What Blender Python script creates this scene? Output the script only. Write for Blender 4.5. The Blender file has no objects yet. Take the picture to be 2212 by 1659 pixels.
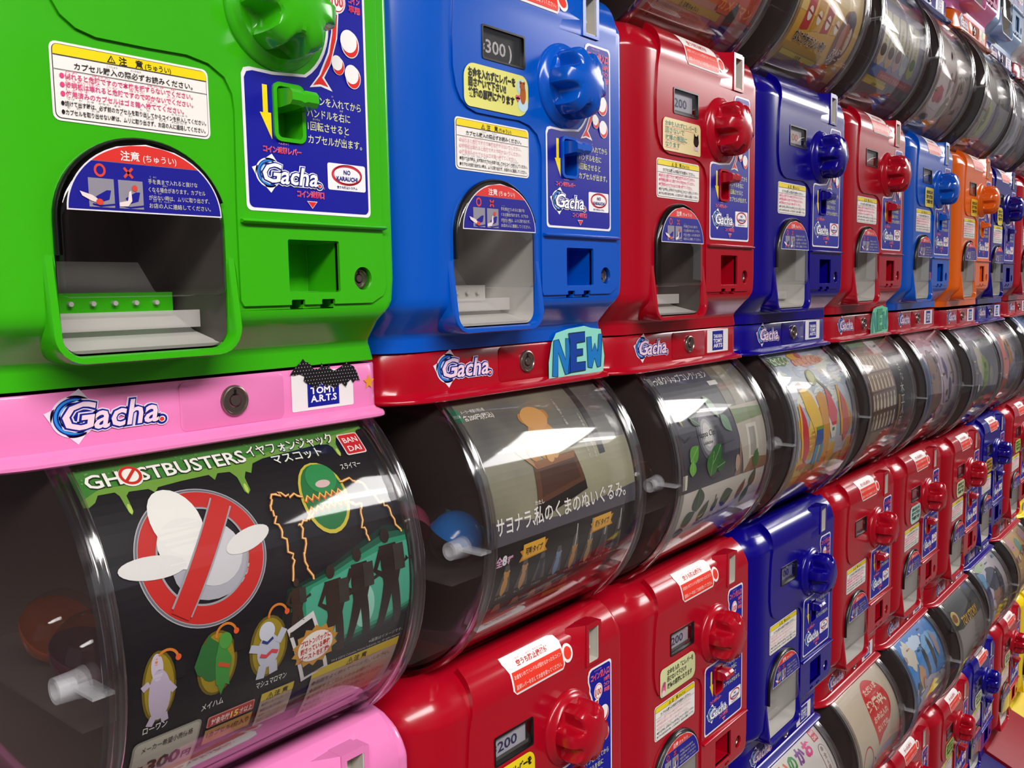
import bpy, bmesh, math, random
from mathutils import Vector, Matrix, geometry
random.seed(7)
SC = bpy.context.scene
S = 0.30            # one machine pitch in metres; all local coordinates below are in pitches
Z0 = 4.80           # height of the row origin (upper row) above the floor, in pitches
HROW = 1.9528
# ------------------------------------------------------------------ camera
R = Matrix(((0.63672, 0.765775, 0.090423), (-0.770924, 0.634656, 0.053744), (-0.016231, -0.10393, 0.994452)))
cam = bpy.data.cameras.new('camera')
cam_o = bpy.data.objects.new('camera', cam)
SC.collection.objects.link(cam_o)
right, fwd, up = R.col[0], R.col[1], R.col[2]
M3 = Matrix((right, up, -fwd)).transposed()
cam_o.matrix_world = Matrix.Translation(Vector((-0.72691, -1.61386, -0.43047 + Z0)) * S) @ M3.to_4x4()
cam.sensor_width = 36.0
cam.lens = 1964.88 / 2212 * 36.0
cam.clip_start = 0.01
SC.camera = cam_o
# ------------------------------------------------------------------ world, light, exposure
SC.view_settings.view_transform = 'Standard'
SC.view_settings.look = 'None'
SC.view_settings.gamma = 1
SC.view_settings.exposure = 0.0
SC.cycles.use_denoising = True
SC.cycles.transparent_max_bounces = 24
SC.cycles.max_bounces = 8
SC.cycles.glossy_bounces = 4
SC.cycles.sample_clamp_indirect = 4
W = bpy.data.worlds.new('room_ambience')
SC.world = W
W.use_nodes = True
W.node_tree.nodes['Background'].inputs[0].default_value = (0.93, 0.90, 0.96, 1)
W.node_tree.nodes['Background'].inputs[1].default_value = 0.27
CEIL = 8.7
STRIPS = [(9.4, 18, -4.8), (-8.0, 2.0, -5.0), (19, 31, -5.0)]   # fluorescent rows along the aisle: x from, x to, y
def area(name, x0, x1, y, z, wid, power):
    l = bpy.data.lights.new(name, 'AREA')
    l.shape = 'RECTANGLE'; l.size = (x1 - x0) * S; l.size_y = wid * S
    l.energy = power; l.color = (1.0, 0.97, 0.95)
    o = bpy.data.objects.new(name, l)
    o.location = ((x0 + x1) / 2 * S, y * S, z * S)
    SC.collection.objects.link(o)
    return o
area('ceiling_lamp_light', -8, 2, -5.0, CEIL - 0.35, 2.0, 100)
area('ceiling_lamp_light', 9.4, 18, -4.8, CEIL - 0.35, 4.2, 112)
area('ceiling_lamp_light', 19, 31, -5.0, CEIL - 0.35, 3.0, 24)

# ------------------------------------------------------------------ materials
def lin(c):
    return c / 12.92 if c <= 0.04045 else ((c + 0.055) / 1.055) ** 2.4
def rgb(h):
    h = h.lstrip('#')
    return tuple(lin(int(h[i:i + 2], 16) / 255) for i in (0, 2, 4)) + (1.0,)
MATS = {}
def pm(name, col, rough=0.5, metal=0.0, spec=0.5, coat=0.0, emit=0.0, bump=0.0, noise=None):
    if name in MATS: return MATS[name]
    m = bpy.data.materials.new(name); m.use_nodes = True
    nt = m.node_tree; b = nt.nodes['Principled BSDF']
    b.inputs['Base Color'].default_value = rgb(col)
    b.inputs['Roughness'].default_value = rough
    b.inputs['Metallic'].default_value = metal
    b.inputs['Specular IOR Level'].default_value = spec
    b.inputs['Coat Weight'].default_value = coat
    b.inputs['Coat Roughness'].default_value = 0.05
    if emit:
        b.inputs['Emission Color'].default_value = rgb(col); b.inputs['Emission Strength'].default_value = emit
    if noise:
        tc = nt.nodes.new('ShaderNodeTexCoord'); n = nt.nodes.new('ShaderNodeTexNoise'); r = nt.nodes.new('ShaderNodeValToRGB')
        n.inputs['Scale'].default_value = noise[1]; n.inputs['Detail'].default_value = 6
        r.color_ramp.elements[0].color = rgb(col); r.color_ramp.elements[1].color = rgb(noise[0])
        r.color_ramp.elements[0].position = 0.35; r.color_ramp.elements[1].position = 0.7
        nt.links.new(tc.outputs['Object'], n.inputs['Vector']); nt.links.new(n.outputs['Fac'], r.inputs['Fac'])
        nt.links.new(r.outputs['Color'], b.inputs['Base Color'])
    if bump:
        tc = nt.nodes.new('ShaderNodeTexCoord'); n = nt.nodes.new('ShaderNodeTexNoise'); bp = nt.nodes.new('ShaderNodeBump')
        n.inputs['Scale'].default_value = 22; n.inputs['Detail'].default_value = 1
        bp.inputs['Strength'].default_value = bump; bp.inputs['Distance'].default_value = 0.004
        nt.links.new(tc.outputs['Object'], n.inputs['Vector']); nt.links.new(n.outputs['Fac'], bp.inputs['Height'])
        nt.links.new(bp.outputs['Normal'], b.inputs['Normal'])
    MATS[name] = m
    return m
def ink(h):
    return pm('ink_' + h.lstrip('#'), h, rough=0.38, spec=0.35)
def clear(name, tint=0.97, extra=0.0, rough=0.03, ior=1.5):
    if name in MATS: return MATS[name]
    m = bpy.data.materials.new(name); m.use_nodes = True
    nt = m.node_tree; nt.nodes.remove(nt.nodes['Principled BSDF'])
    out = nt.nodes['Material Output']
    t = nt.nodes.new('ShaderNodeBsdfTransparent'); g = nt.nodes.new('ShaderNodeBsdfGlossy'); mx = nt.nodes.new('ShaderNodeMixShader')
    fr = nt.nodes.new('ShaderNodeFresnel'); ad = nt.nodes.new('ShaderNodeMath'); ad.operation = 'ADD'; ad.use_clamp = True
    ad.inputs[1].default_value = extra
    ge = nt.nodes.new('ShaderNodeNewGeometry'); mr = nt.nodes.new('ShaderNodeMapRange')   # same reflectance from either side of the thin sheet
    mr.inputs['To Min'].default_value = ior; mr.inputs['To Max'].default_value = 1 / ior
    nt.links.new(ge.outputs['Backfacing'], mr.inputs['Value']); nt.links.new(mr.outputs['Result'], fr.inputs['IOR'])
    t.inputs['Color'].default_value = (tint, tint, tint, 1); g.inputs['Roughness'].default_value = rough
    nt.links.new(fr.outputs[0], ad.inputs[0]); nt.links.new(ad.outputs[0], mx.inputs[0])
    nt.links.new(t.outputs[0], mx.inputs[1]); nt.links.new(g.outputs[0], mx.inputs[2]); nt.links.new(mx.outputs[0], out.inputs[0])
    MATS[name] = m
    return m
def milky(name, col, fac):
    if name in MATS: return MATS[name]
    m = bpy.data.materials.new(name); m.use_nodes = True
    nt = m.node_tree; b = nt.nodes['Principled BSDF']; b.inputs['Base Color'].default_value = rgb(col); b.inputs['Roughness'].default_value = .3
    t = nt.nodes.new('ShaderNodeBsdfTransparent'); mx = nt.nodes.new('ShaderNodeMixShader'); mx.inputs[0].default_value = fac
    nt.links.new(t.outputs[0], mx.inputs[1]); nt.links.new(b.outputs[0], mx.inputs[2]); nt.links.new(mx.outputs[0], nt.nodes['Material Output'].inputs[0])
    MATS[name] = m
    return m
PLASTIC = {k: pm('plastic_' + k, v, rough=0.2, spec=.42, coat=0.2, bump=0.02) for k, v in dict(
    green='38b010', blue='0054c0', red='aa061e', navy='0c0280', orange='ee6a12', pink='e880ba', yellow='f0d410', paleblue='9fc0e6', white='e6e4e4').items()}
FOOT = {k: pm('foot_plastic_' + k, v, rough=0.5, spec=.3, bump=0.06) for k, v in dict(red='8e0a1c', navy='0c0266', yellow='d8c020').items()}
M_CLEAR = clear('clear_drum_plastic', .915, .03, .055)
M_RING = clear('clear_rim_plastic', .86, .22, .10)
M_STUD = milky('milky_stud_plastic', 'dcdce0', .25)
M_PANE = clear('clear_pane', .93, .02)
M_METAL = pm('lock_metal', '8c8078', rough=.28, metal=.9)
M_BLACK = pm('black_plastic', '0c0b0c', rough=.3)
M_DARK = pm('dark_interior', '2a2321', rough=.6)
M_HOP = pm('hopper_brown_plastic', '6c5c58', rough=.5)
M_GREY = pm('pale_grey_plastic', 'b9b6b0', rough=.4)
M_BEIGE = pm('coin_slot_plastic', 'c3c0b4', rough=.35)

# ------------------------------------------------------------------ mesh helpers (local pitches: u right, d into the wall, v up)
BASE = Vector((0.29, 0.35, -0.60))
def finish(name, bm, mats, angle=None, base=BASE, smooth=True):
    bm.normal_update()
    me = bpy.data.meshes.new(name)
    for v in bm.verts: v.co = (v.co - base) * S
    if smooth:
        for f in bm.faces: f.smooth = True
    bm.to_mesh(me); bm.free()
    for m in mats: me.materials.append(m)
    if smooth and angle is not None: me.set_sharp_from_angle(angle=math.radians(angle))
    return me
def loft(bm, rings, close=True, cap0=True, cap1=True, mi=0, flip=False):
    vs = [[bm.verts.new(p) for p in r] for r in rings]
    n = len(rings[0])
    fs = []
    for a, b in zip(vs[:-1], vs[1:]):
        for i in range(n if close else n - 1):
            j = (i + 1) % n
            q = (a[i], a[j], b[j], b[i])
            fs.append(bm.faces.new(q if not flip else q[::-1]))
    if cap0: fs.append(bm.faces.new(vs[0][::-1] if not flip else vs[0]))
    if cap1: fs.append(bm.faces.new(vs[-1] if not flip else vs[-1][::-1]))
    for f in fs: f.material_index = mi
    return vs
def box(bm, u0, u1, d0, d1, v0, v1, mi=0):
    r = lambda v: [(u0, d0, v), (u1, d0, v), (u1, d1, v), (u0, d1, v)]
    loft(bm, [r(v0), r(v1)], mi=mi)
def prism(bm, pts, d0, d1, mi=0):
    """outline in (u,v), counter-clockwise seen from the front, from depth d0 (front) to d1"""
    loft(bm, [[(u, d1, v) for u, v in pts], [(u, d0, v) for u, v in pts]], mi=mi)
def tube_u(bm, u0, u1, d, v, r, n=20, mi=0, r1=None):
    r1 = r if r1 is None else r1
    c = lambda u, rr: [(u, d + rr * math.cos(t), v + rr * math.sin(t)) for t in (2 * math.pi * i / n for i in range(n))]
    loft(bm, [c(u0, r), c(u1, r1)], mi=mi)
def lathe_d(bm, cu, cv, prof, n=28, mi=0, cap0=True, cap1=True):
    """profile of (radius, d) turned about the depth axis, from the back to the front"""
    loft(bm, [[(cu + r * math.cos(2 * math.pi * i / n), d, cv + r * math.sin(2 * math.pi * i / n)) for i in range(n)] for r, d in prof], mi=mi, cap0=cap0, cap1=cap1)
def rrect(x0, y0, x1, y1, r, n=5):
    out = []
    rs = r if isinstance(r, (tuple, list)) else (r, r, r, r)
    for (cx, cy, a), q in zip(((x0, y0, 180), (x1, y0, 270), (x1, y1, 0), (x0, y1, 90)), rs):
        ox = cx + (q if cx == x0 else -q); oy = cy + (q if cy == y0 else -q)
        for k in range(n + 1):
            t = math.radians(a + 90 * k / n)
            out.append((ox + q * math.cos(t), oy + q * math.sin(t)))
    return out
def ell(cx, cy, a, b, n=28, t0=0, t1=360):
    full = abs(t1 - t0 - 360) < 1e-6
    return [(cx + a * math.cos(math.radians(t0 + (t1 - t0) * k / (n if full else n - 1))), cy + b * math.sin(math.radians(t0 + (t1 - t0) * k / (n if full else n - 1)))) for k in range(n)]
def evaluated(me, mods):
    o = bpy.data.objects.new('tmp', me); SC.collection.objects.link(o)
    tmp = []
    for kind, kw in mods:
        md = o.modifiers.new(kind, kind)
        for k, v in kw.items():
            if k == 'cutter':
                c = bpy.data.objects.new('tmpc', v); SC.collection.objects.link(c); md.object = c; tmp.append(c)
            else: setattr(md, k, v)
    dg = bpy.context.evaluated_depsgraph_get()
    out = bpy.data.meshes.new_from_object(o.evaluated_get(dg))
    out.name = me.name
    bpy.data.objects.remove(o)
    for c in tmp: bpy.data.objects.remove(c)
    return out
# ------------------------------------------------------------------ lettering and flat art
FC = bpy.data.curves.new('lettering', 'FONT'); FC.resolution_u = 2
FO = bpy.data.objects.new('lettering', FC); SC.collection.objects.link(FO)
GC = {}
def glyphs(s, bold=0.0, shear=0.0, res=2):
    k = (s, bold, shear, res)
    if k not in GC:
        FC.body = s; FC.offset = bold; FC.shear = shear; FC.resolution_u = res
        dg = bpy.context.evaluated_depsgraph_get(); dg.update()
        m = bpy.data.meshes.new_from_object(FO.evaluated_get(dg))
        vs = [(v.co.x, v.co.y) for v in m.vertices]
        fs = [tuple(p.vertices) for p in m.polygons]
        bpy.data.meshes.remove(m)
        GC[k] = (vs, fs)
    return GC[k]
EPS = 0.0006
class Art:
    """flat artwork in x (right), y (up), h (towards the viewer); one mesh with one material per colour"""
    def __init__(s): s.v = []; s.f = []; s.m = []; s.mats = []
    def mi(s, col):
        m = ink(col) if isinstance(col, str) else col
        if m not in s.mats: s.mats.append(m)
        return s.mats.index(m)
    def poly(s, pts, col, L=0, hole=None):
        k = len(s.v); mi = s.mi(col)
        if hole:
            al = pts + hole
            s.v += [(x, y, L * EPS) for x, y in al]
            for t in geometry.tessellate_polygon([[Vector((x, y, 0)) for x, y in pts], [Vector((x, y, 0)) for x, y in hole]]):
                x = [al[i] for i in t]
                ar = (x[1][0] - x[0][0]) * (x[2][1] - x[0][1]) - (x[2][0] - x[0][0]) * (x[1][1] - x[0][1])
                s.f.append(tuple(k + i for i in (t if ar > 0 else t[::-1]))); s.m.append(mi)
            return
        s.v += [(x, y, L * EPS) for x, y in pts]
        a = sum(pts[i][0] * pts[(i + 1) % len(pts)][1] - pts[(i + 1) % len(pts)][0] * pts[i][1] for i in range(len(pts)))
        if len(pts) > 4:
            for t in geometry.tessellate_polygon([[Vector((x, y, 0)) for x, y in pts]]):
                x = [pts[i] for i in t]
                ar = (x[1][0] - x[0][0]) * (x[2][1] - x[0][1]) - (x[2][0] - x[0][0]) * (x[1][1] - x[0][1])
                s.f.append(tuple(k + i for i in (t if ar > 0 else t[::-1]))); s.m.append(mi)
        else:
            r = range(len(pts)) if a > 0 else range(len(pts) - 1, -1, -1)
            s.f.append(tuple(k + i for i in r)); s.m.append(mi)
    def rect(s, x0, y0, x1, y1, col, L=0, r=0, n=4):
        s.poly(rrect(x0, y0, x1, y1, r, n) if r else [(x0, y0), (x1, y0), (x1, y1), (x0, y1)], col, L)
    def ell(s, cx, cy, a, b, col, L=0, rot=0, n=24, t0=0, t1=360):
        c, q = math.cos(math.radians(rot)), math.sin(math.radians(rot))
        s.poly([(cx + x * c - y * q, cy + x * q + y * c) for x, y in ell(0, 0, a, b, n, t0, t1)], col, L)
    def ring(s, cx, cy, a, b, w, col, L=0, n=40, t0=0, t1=360):
        s.line([(cx + a * math.cos(math.radians(t0 + (t1 - t0) * k / n)), cy + b * math.sin(math.radians(t0 + (t1 - t0) * k / n))) for k in range(n + 1)], w, col, L)
    def line(s, pts, w, col, L=0):
        mi = s.mi(col); k = len(s.v); n = len(pts)
        closed = n > 2 and abs(pts[0][0] - pts[-1][0]) + abs(pts[0][1] - pts[-1][1]) < 1e-6
        for i, (x, y) in enumerate(pts):
            a = pts[i - 1] if i else (pts[-2] if closed else pts[0]); b = pts[i + 1] if i < n - 1 else (pts[1] if closed else pts[-1])
            tx, ty = b[0] - a[0], b[1] - a[1]; l = math.hypot(tx, ty) or 1
            ww = w[i] if isinstance(w, (list, tuple)) else w
            s.v += [(x - ty / l * ww / 2, y + tx / l * ww / 2, L * EPS), (x + ty / l * ww / 2, y - tx / l * ww / 2, L * EPS)]
        for i in range(n - 1):
            a = k + 2 * i
            s.f.append((a, a + 1, a + 3, a + 2)); s.m.append(mi)
    def text(s, x, y, size, st, col, L=1, w=None, bold=0.0, shear=0.0, al='L', rot=0, sx=1.0, res=2):
        vs, fs = glyphs(st, bold, shear, res)
        if not vs: return
        x0 = min(v[0] for v in vs); x1 = max(v[0] for v in vs)
        k0 = size * sx
        if w is not None: k0 = w / (x1 - x0)
        off = {'L': 0, 'C': -(x1 - x0) * k0 / 2, 'R': -(x1 - x0) * k0}[al]
        c, q = math.cos(math.radians(rot)), math.sin(math.radians(rot))
        mi = s.mi(col); k = len(s.v)
        for vx, vy in vs:
            a = (vx - x0) * k0 + off; b = vy * size
            s.v.append((x + a * c - b * q, y + a * q + b * c, L * EPS))
        for f in fs:
            s.f.append(tuple(k + i for i in f)); s.m.append(mi)
    def vtext(s, x, y, size, st, col, L=1, step=1.0, bold=0.0):
        for i, ch in enumerate(st): s.text(x, y - (i + .85) * size * step, size, ch, col, L, bold=bold, al='C')
    def sub(s, o, x=0, y=0, k=1, dl=0, ky=None):
        ky = k if ky is None else ky
        n = len(s.v); s.v += [(x + a * k, y + b * ky, h + dl * EPS) for a, b, h in o.v]
        for f, m in zip(o.f, o.m): s.f.append(tuple(n + i for i in f)); s.m.append(s.mi(o.mats[m]))
    def mesh(s, name, fn, bis=None, base=BASE):
        bm = bmesh.new()
        vs = [bm.verts.new(p) for p in s.v]
        for f, m in zip(s.f, s.m):
            try: q = bm.faces.new([vs[i] for i in f])
            except ValueError: continue
            q.material_index = m
        if bis:
            for y in bis:
                g = bm.verts[:] + bm.edges[:] + bm.faces[:]
                bmesh.ops.bisect_plane(bm, geom=g, dist=1e-7, plane_co=(0, y, 0), plane_no=(0, 1, 0))
        for v in bm.verts: v.co = Vector(fn(*v.co))
        return finish(name, bm, s.mats, base=base, smooth=False)
def flat(d0, u0=0.0, v0=0.0):
    return lambda x, y, h: (u0 + x, d0 - h, v0 + y)
# ------------------------------------------------------------------ machine body
PROF = [(0, -0.6), (0, .345), (.003, .358), (.008, .37), (.014, .383), (.022, .395), (.032, .408), (.045, .42), (.07, .437), (.10, .447), (.13, .45)]
_L = [-0.6]
for a, b in zip(PROF[:-1], PROF[1:]): _L.append(_L[-1] + math.hypot(b[0] - a[0], b[1] - a[1]))
def surf(u, s, h=0.0):
    """point on the curved front at arc height s, raised by h"""
    for i in range(len(PROF) - 1):
        if s <= _L[i + 1] or i == len(PROF) - 2:
            t = (s - _L[i]) / (_L[i + 1] - _L[i]); a, b = PROF[i], PROF[i + 1]
            def nrm(j):
                p, q = PROF[max(j - 1, 0)], PROF[min(j + 1, len(PROF) - 1)]
                x, y = q[0] - p[0], q[1] - p[1]; l = math.hypot(x, y); return (-y / l, x / l)
            n0, n1 = nrm(i) if i > 0 else (-1, 0), nrm(i + 1)
            if i == 0: n1 = (-1, 0)
            nx, ny = n0[0] + (n1[0] - n0[0]) * t, n0[1] + (n1[1] - n0[1]) * t
            return (u, a[0] + (b[0] - a[0]) * t + nx * h, a[1] + (b[1] - a[1]) * t + ny * h)
def plan(df, li=0.0, ri=0.0, back=.76, rr=.022):
    pts = [(-.201 + li, back)]
    cx, cy, a, b = -.03, df + .17, .171 - li, .17
    for k in range(13):
        t = math.pi + math.pi / 2 * k / 12
        c, q = math.cos(t), math.sin(t)
        e = 2 / 2.25
        pts.append((cx - a * abs(c) ** e, cy - b * abs(q) ** e))
    for k in range(7):
        t = -math.pi / 2 + math.pi / 2 * k / 6
        pts.append((.784 - ri - rr + rr * math.cos(t), df + rr + rr * math.sin(t)))
    pts.append((.784 - ri, back))
    return pts
def ring_at(v, df, li=0, ri=0, **k): return [(u, d, v) for u, d in plan(df, li, ri, **k)]
def arch(off=0.0, vb=-.536, rb=.035):
    cu, cv, a, b = .155, -.30, .167 + off, .152 + off
    pts = [(cu - a, cv)]
    # counter-clockwise seen from the front: left side down, bottom, right side up, arch over
    pts += [(cu - a + rb * (1 - math.cos(t)), vb - off + rb * (1 - math.sin(t))) for t in (math.radians(15 * k) for k in range(7))]
    pts += [(cu + a - rb * (1 - math.sin(t)), vb - off + rb * (1 - math.cos(t))) for t in (math.radians(15 * k) for k in range(7))]
    pts += [(cu + a * math.cos(math.radians(t)), cv + b * math.sin(math.radians(t))) for t in range(0, 180, 9)]
    return pts
CUTS = bmesh.new()
prism(CUTS, arch(), -.1, .33)
prism(CUTS, rrect(.469, -.431, .607, -.319, .004, 2), -.1, .11)
prism(CUTS, rrect(.473, -.465, .508, -.446, .002, 1), -.1, .04)
prism(CUTS, rrect(.554, -.465, .590, -.446, .002, 1), -.1, .04)
prism(CUTS, rrect(.107, .161, .279, .243, .006, 2), -.1, .06)
prism(CUTS, rrect(.450, -.112, .519, -.004, .012, 3), -.1, .055)
prism(CUTS, rrect(.566, .310, .624, .426, .002, 1), -.1, .07)
lathe_d(CUTS, .674, -.401, [(.026, .04), (.026, -.1)], n=24)
cut_me = finish('cuts', CUTS, [], smooth=False)
def make_body():
    bm = bmesh.new()
    rings = [(-.598, .08), (-.565, .08), (-.556, .078), (-.545, .070), (-.50, .022), (-.487, .009), (-.478, .004), (-.466, .0008), (-.452, 0), (-.40, 0), (.10, 0), (.345, 0)]
    ris = {-.478: .022, -.466: .013, -.452: .006, -.487: .03, -.50: .034, -.545: .022, -.556: .016, -.565: .01}
    R_ = [ring_at(v, df, 0, ris.get(v, .0)) for v, df in rings]
    for df, v in PROF[2:]: R_.append(ring_at(v, df, df * .5, df * .12))
    R_ += [ring_at(.441, .155, .075, .02), ring_at(.415, .185, .09, .022), ring_at(.39, .215, .1, .025)]
    loft(bm, R_)
    me = finish('body_shell', bm, [PLASTIC['red']], smooth=True)
    return evaluated(me, [('BOOLEAN', dict(operation='DIFFERENCE', solver='EXACT', cutter=cut_me)), ('BEVEL', dict(width=.0022 * S, segments=2, limit_method='ANGLE', angle_limit=math.radians(50))), ('WEIGHTED_NORMAL', dict(weight=80))])
def make_panel():
    out = [(.036, .47), (.03, .42), (.026, .39), (.016, .35), (.004, .30), (-.006, .2), (-.006, .12), (.004, .072), (.02, .045), (.045, .027), (.08, .018), (.174, .018), (.255, .02), (.30, .012), (.334, -.008), (.350, -.037), (.354, -.07), (.349, -.27), (.349, -.445), (.356, -.457), (.70, -.457), (.735, -.44), (.745, -.42), (.737, -.27), (.737, .30), (.737, .47)]
    bm = bmesh.new()
    vs = [bm.verts.new((x, y, 0)) for x, y in out]
    bm.faces.new(vs)
    for y in [.30, .33] + [_L[i] for i in range(1, len(_L))]:
        bmesh.ops.bisect_plane(bm, geom=bm.verts[:] + bm.edges[:] + bm.faces[:], dist=1e-6, plane_co=(0, y, 0), plane_no=(0, 1, 0))
    g = bmesh.ops.extrude_face_region(bm, geom=bm.faces[:])
    top = [e for e in g['geom'] if isinstance(e, bmesh.types.BMVert)]
    st = set(top)
    for v in bm.verts:
        x, y = v.co.x, v.co.y
        t = min(max((y - .32) / .12, 0), 1)
        h = (.006 + .016 * t * t * (3 - 2 * t)) if v in st else -.01
        v.co = Vector(surf(x, y, h))
    bmesh.ops.recalc_face_normals(bm, faces=bm.faces[:])
    me = finish('mechanism_panel', bm, [PLASTIC['red']], smooth=True)
    return evaluated(me, [('BOOLEAN', dict(operation='DIFFERENCE', solver='EXACT', cutter=cut_me)), ('BEVEL', dict(width=.004 * S, segments=2, limit_method='ANGLE', angle_limit=math.radians(48))), ('WEIGHTED_NORMAL', dict(weight=80))])
def make_frame():
    bm = bmesh.new()
    def outl(off, top=-.36):
        cu, a = .155, .167 + off
        vb, rb = -.536 - off * .75, .035 + off
        p = [(cu - a, top)]
        p += [(cu - a + rb * (1 - math.cos(t)), vb + rb * (1 - math.sin(t))) for t in (math.radians(15 * k) for k in range(7))]
        p += [(cu + a - rb * (1 - math.sin(t)), vb + rb * (1 - math.cos(t))) for t in (math.radians(15 * k) for k in range(7))]
        p += [(cu + a, top)]
        return p
    o, i = outl(.022), outl(.001)
    # U-shaped rail: cross-section quad swept along the outline
    def sec(k, t):
        (ou, ov), (iu, iv) = o[k], i[k]
        top = t
        return [(iu, .10, iv), (ou, .10, ov), (ou, -.012 * top + .002, ov), (ou * .8 + iu * .2, -.018 * top, ov * .8 + iv * .2), (iu * .8 + ou * .2, -.018 * top, iv * .8 + ov * .2), (iu, -.012 * top + .002, iv)]
    n = len(o)
    loft(bm, [sec(k, 0.0 if k in (0, n - 1) else 1.0) for k in range(n)])
    bmesh.ops.recalc_face_normals(bm, faces=bm.faces[:])
    return finish('dispenser_frame', bm, [PLASTIC['red']], angle=40)
def make_tray():
    bm = bmesh.new()
    a = arch(-.003)
    # inward-facing shell of the collecting tray: walls, sloping back and curved floor
    loft(bm, [[(u, .004, v) for u, v in a], [(u, .20, v) for u, v in a], [(.155 + (u - .155) * .82, .30, -.30 + (v + .30) * .8) for u, v in a]], cap0=False, cap1=True, flip=True)
    for f in bm.faces: f.material_index = 0
    bm.faces.ensure_lookup_table(); bm.faces[-1].material_index = 3
    # curved pale floor plate
    pr = [(.29, -.36), (.25, -.42), (.19, -.47), (.11, -.505), (.03, -.524), (.008, -.527)]
    loft(bm, [[(.0, d, v), (.31, d, v), (.31, d + .004, v - .006), (.0, d + .004, v - .006)] for d, v in pr], mi=1)
    box(bm, .0, .31, .085, .092, -.497, -.462, 2)
    box(bm, .0, .30, .17, .20, -.47, -.425, 4)
    for k in range(6):
        lathe_d(bm, .04 + .044 * k, -.446, [(.005, .172), (.005, .160)], n=8, mi=1)
    bmesh.ops.recalc_face_normals(bm, faces=[f for f in bm.faces if f.material_index > 0])
    return finish('dispenser_tray', bm, [M_GREY, M_GREY, milky('milky_lip', 'd0ccc8', .5), M_GREY, M_GREY], angle=40)
def make_door():
    bm = bmesh.new()
    a = [p for p in arch(-.006, vb=-.44, rb=.02)]
    bl = lambda u: -.010 - .012 * (1 - ((u - .155) / .165) ** 2)
    loft(bm, [[(u, .004, v) for u, v in a], [(u, -.006, v) for u, v in a], [(.155 + (u - .155) * .97, -.012, -.30 + (v + .30) * .97) for u, v in a], [(.155 + (u - .155) * .9, -.016, -.30 + (v + .30) * .9) for u, v in a]], cap0=False)
    return finish('dispenser_door', bm, [M_PANE], angle=60)
def make_gasket():
    bm = bmesh.new()
    path = [(.155 + .1655 * math.cos(math.radians(t)), -.30 + .1505 * math.sin(math.radians(t))) for t in range(18, 181, 6)]
    path = path + [(-.0105, -.36)]
    rings = []
    for k, (u, v) in enumerate(path):
        a, b = path[max(k - 1, 0)], path[min(k + 1, len(path) - 1)]
        tx, ty = b[0] - a[0], b[1] - a[1]; l = math.hypot(tx, ty); nx, ny = -ty / l, tx / l
        rings.append([(u + nx * .0038 * math.cos(q), -.004 + .009 * math.sin(q), v + ny * .0038 * math.cos(q)) for q in (2 * math.pi * i / 8 for i in range(8))])
    loft(bm, rings)
    bmesh.ops.recalc_face_normals(bm, faces=bm.faces[:])
    return finish('door_gasket', bm, [M_BLACK], angle=60)
KC = (.457, .142)
def make_knob():
    bm = bmesh.new()
    n = 144
    def ringk(rad, d, amp, sharp=1.0):
        out = []
        for i in range(n):
            t = 2 * math.pi * i / n
            c = max(0.0, -math.cos(6 * t + .6) + .25) / 1.25
            r = rad - amp * c ** .75
            out.append((KC[0] + r * math.cos(t), d, KC[1] + r * math.sin(t)))
        return out
    rs = [ringk(.092, .0, 0), ringk(.095, -.024, .0), ringk(.096, -.030, .014), ringk(.097, -.036, .030), ringk(.098, -.044, .034), ringk(.098, -.070, .035), ringk(.096, -.083, .034), ringk(.092, -.092, .030), ringk(.085, -.100, .023), ringk(.075, -.106, .013), ringk(.062, -.111, .004), ringk(.042, -.115, 0), ringk(.022, -.117, 0), ringk(.006, -.118, 0)]
    loft(bm, rs, flip=True)
    bmesh.ops.recalc_face_normals(bm, faces=bm.faces[:])
    return finish('knob', bm, [PLASTIC['red']], angle=32)
def make_knob_base():
    bm = bmesh.new()
    lathe_d(bm, KC[0], KC[1], [(.119, .01), (.119, -.008), (.116, -.014), (.110, -.018), (.103, -.022), (.098, -.030), (.07, -.031)], n=56)
    bmesh.ops.recalc_face_normals(bm, faces=bm.faces[:])
    return finish('knob_base', bm, [PLASTIC['red']], angle=40)
def make_coin_slot():
    bm = bmesh.new()
    # housing: side posts, head and foot around the slot, with a ramp flaring away to the left
    u0, u1, b0, b1 = .553, .637, .303, .442
    f = -.012
    box(bm, u0, .568, f, .14, b0, b1); box(bm, .622, u1, f, .12, b0, b1 - .004)
    box(bm, .568, .622, f, .14, .424, b1); box(bm, .568, .622, f, .02, b0, .312)
    ramp = [(.44, .30), (.44, .345), (.44, .39), (.45, .43), (.46, .455)]
    rs = []
    for (u, s), vv in zip(ramp, (.303, .335, .37, .41, .441)):
        p = surf(u, s, .006)
        rs.append([p, (u0 + .001, f + .004, vv), (u0 + .001, .14, vv), (p[0], .14, p[2] - .004)])
    loft(bm, rs)
    bmesh.ops.recalc_face_normals(bm, faces=bm.faces[:])
    n0 = len(bm.faces)
    box(bm, .566, .624, .035, .05, .30, .43, 1)
    box(bm, .6185, .6225, -.0105, .036, .311, .425, 1); box(bm, .567, .6225, -.0105, .036, .311, .3145, 1); box(bm, .567, .5705, -.0105, .036, .311, .425, 1)
    # pointer inside the slot
    loft(bm, [[(.570, .036, .325), (.620, .036, .325), (.597, .03, .312), (.593, .03, .312)], [(.570, .036, .36), (.620, .036, .36), (.600, .005, .35), (.590, .005, .35)], [(.590, .036, .385), (.606, .036, .385), (.602, .02, .38), (.592, .02, .38)]], mi=1)
    return finish('coin_slot', bm, [PLASTIC['red'], M_BEIGE], angle=30)
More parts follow.
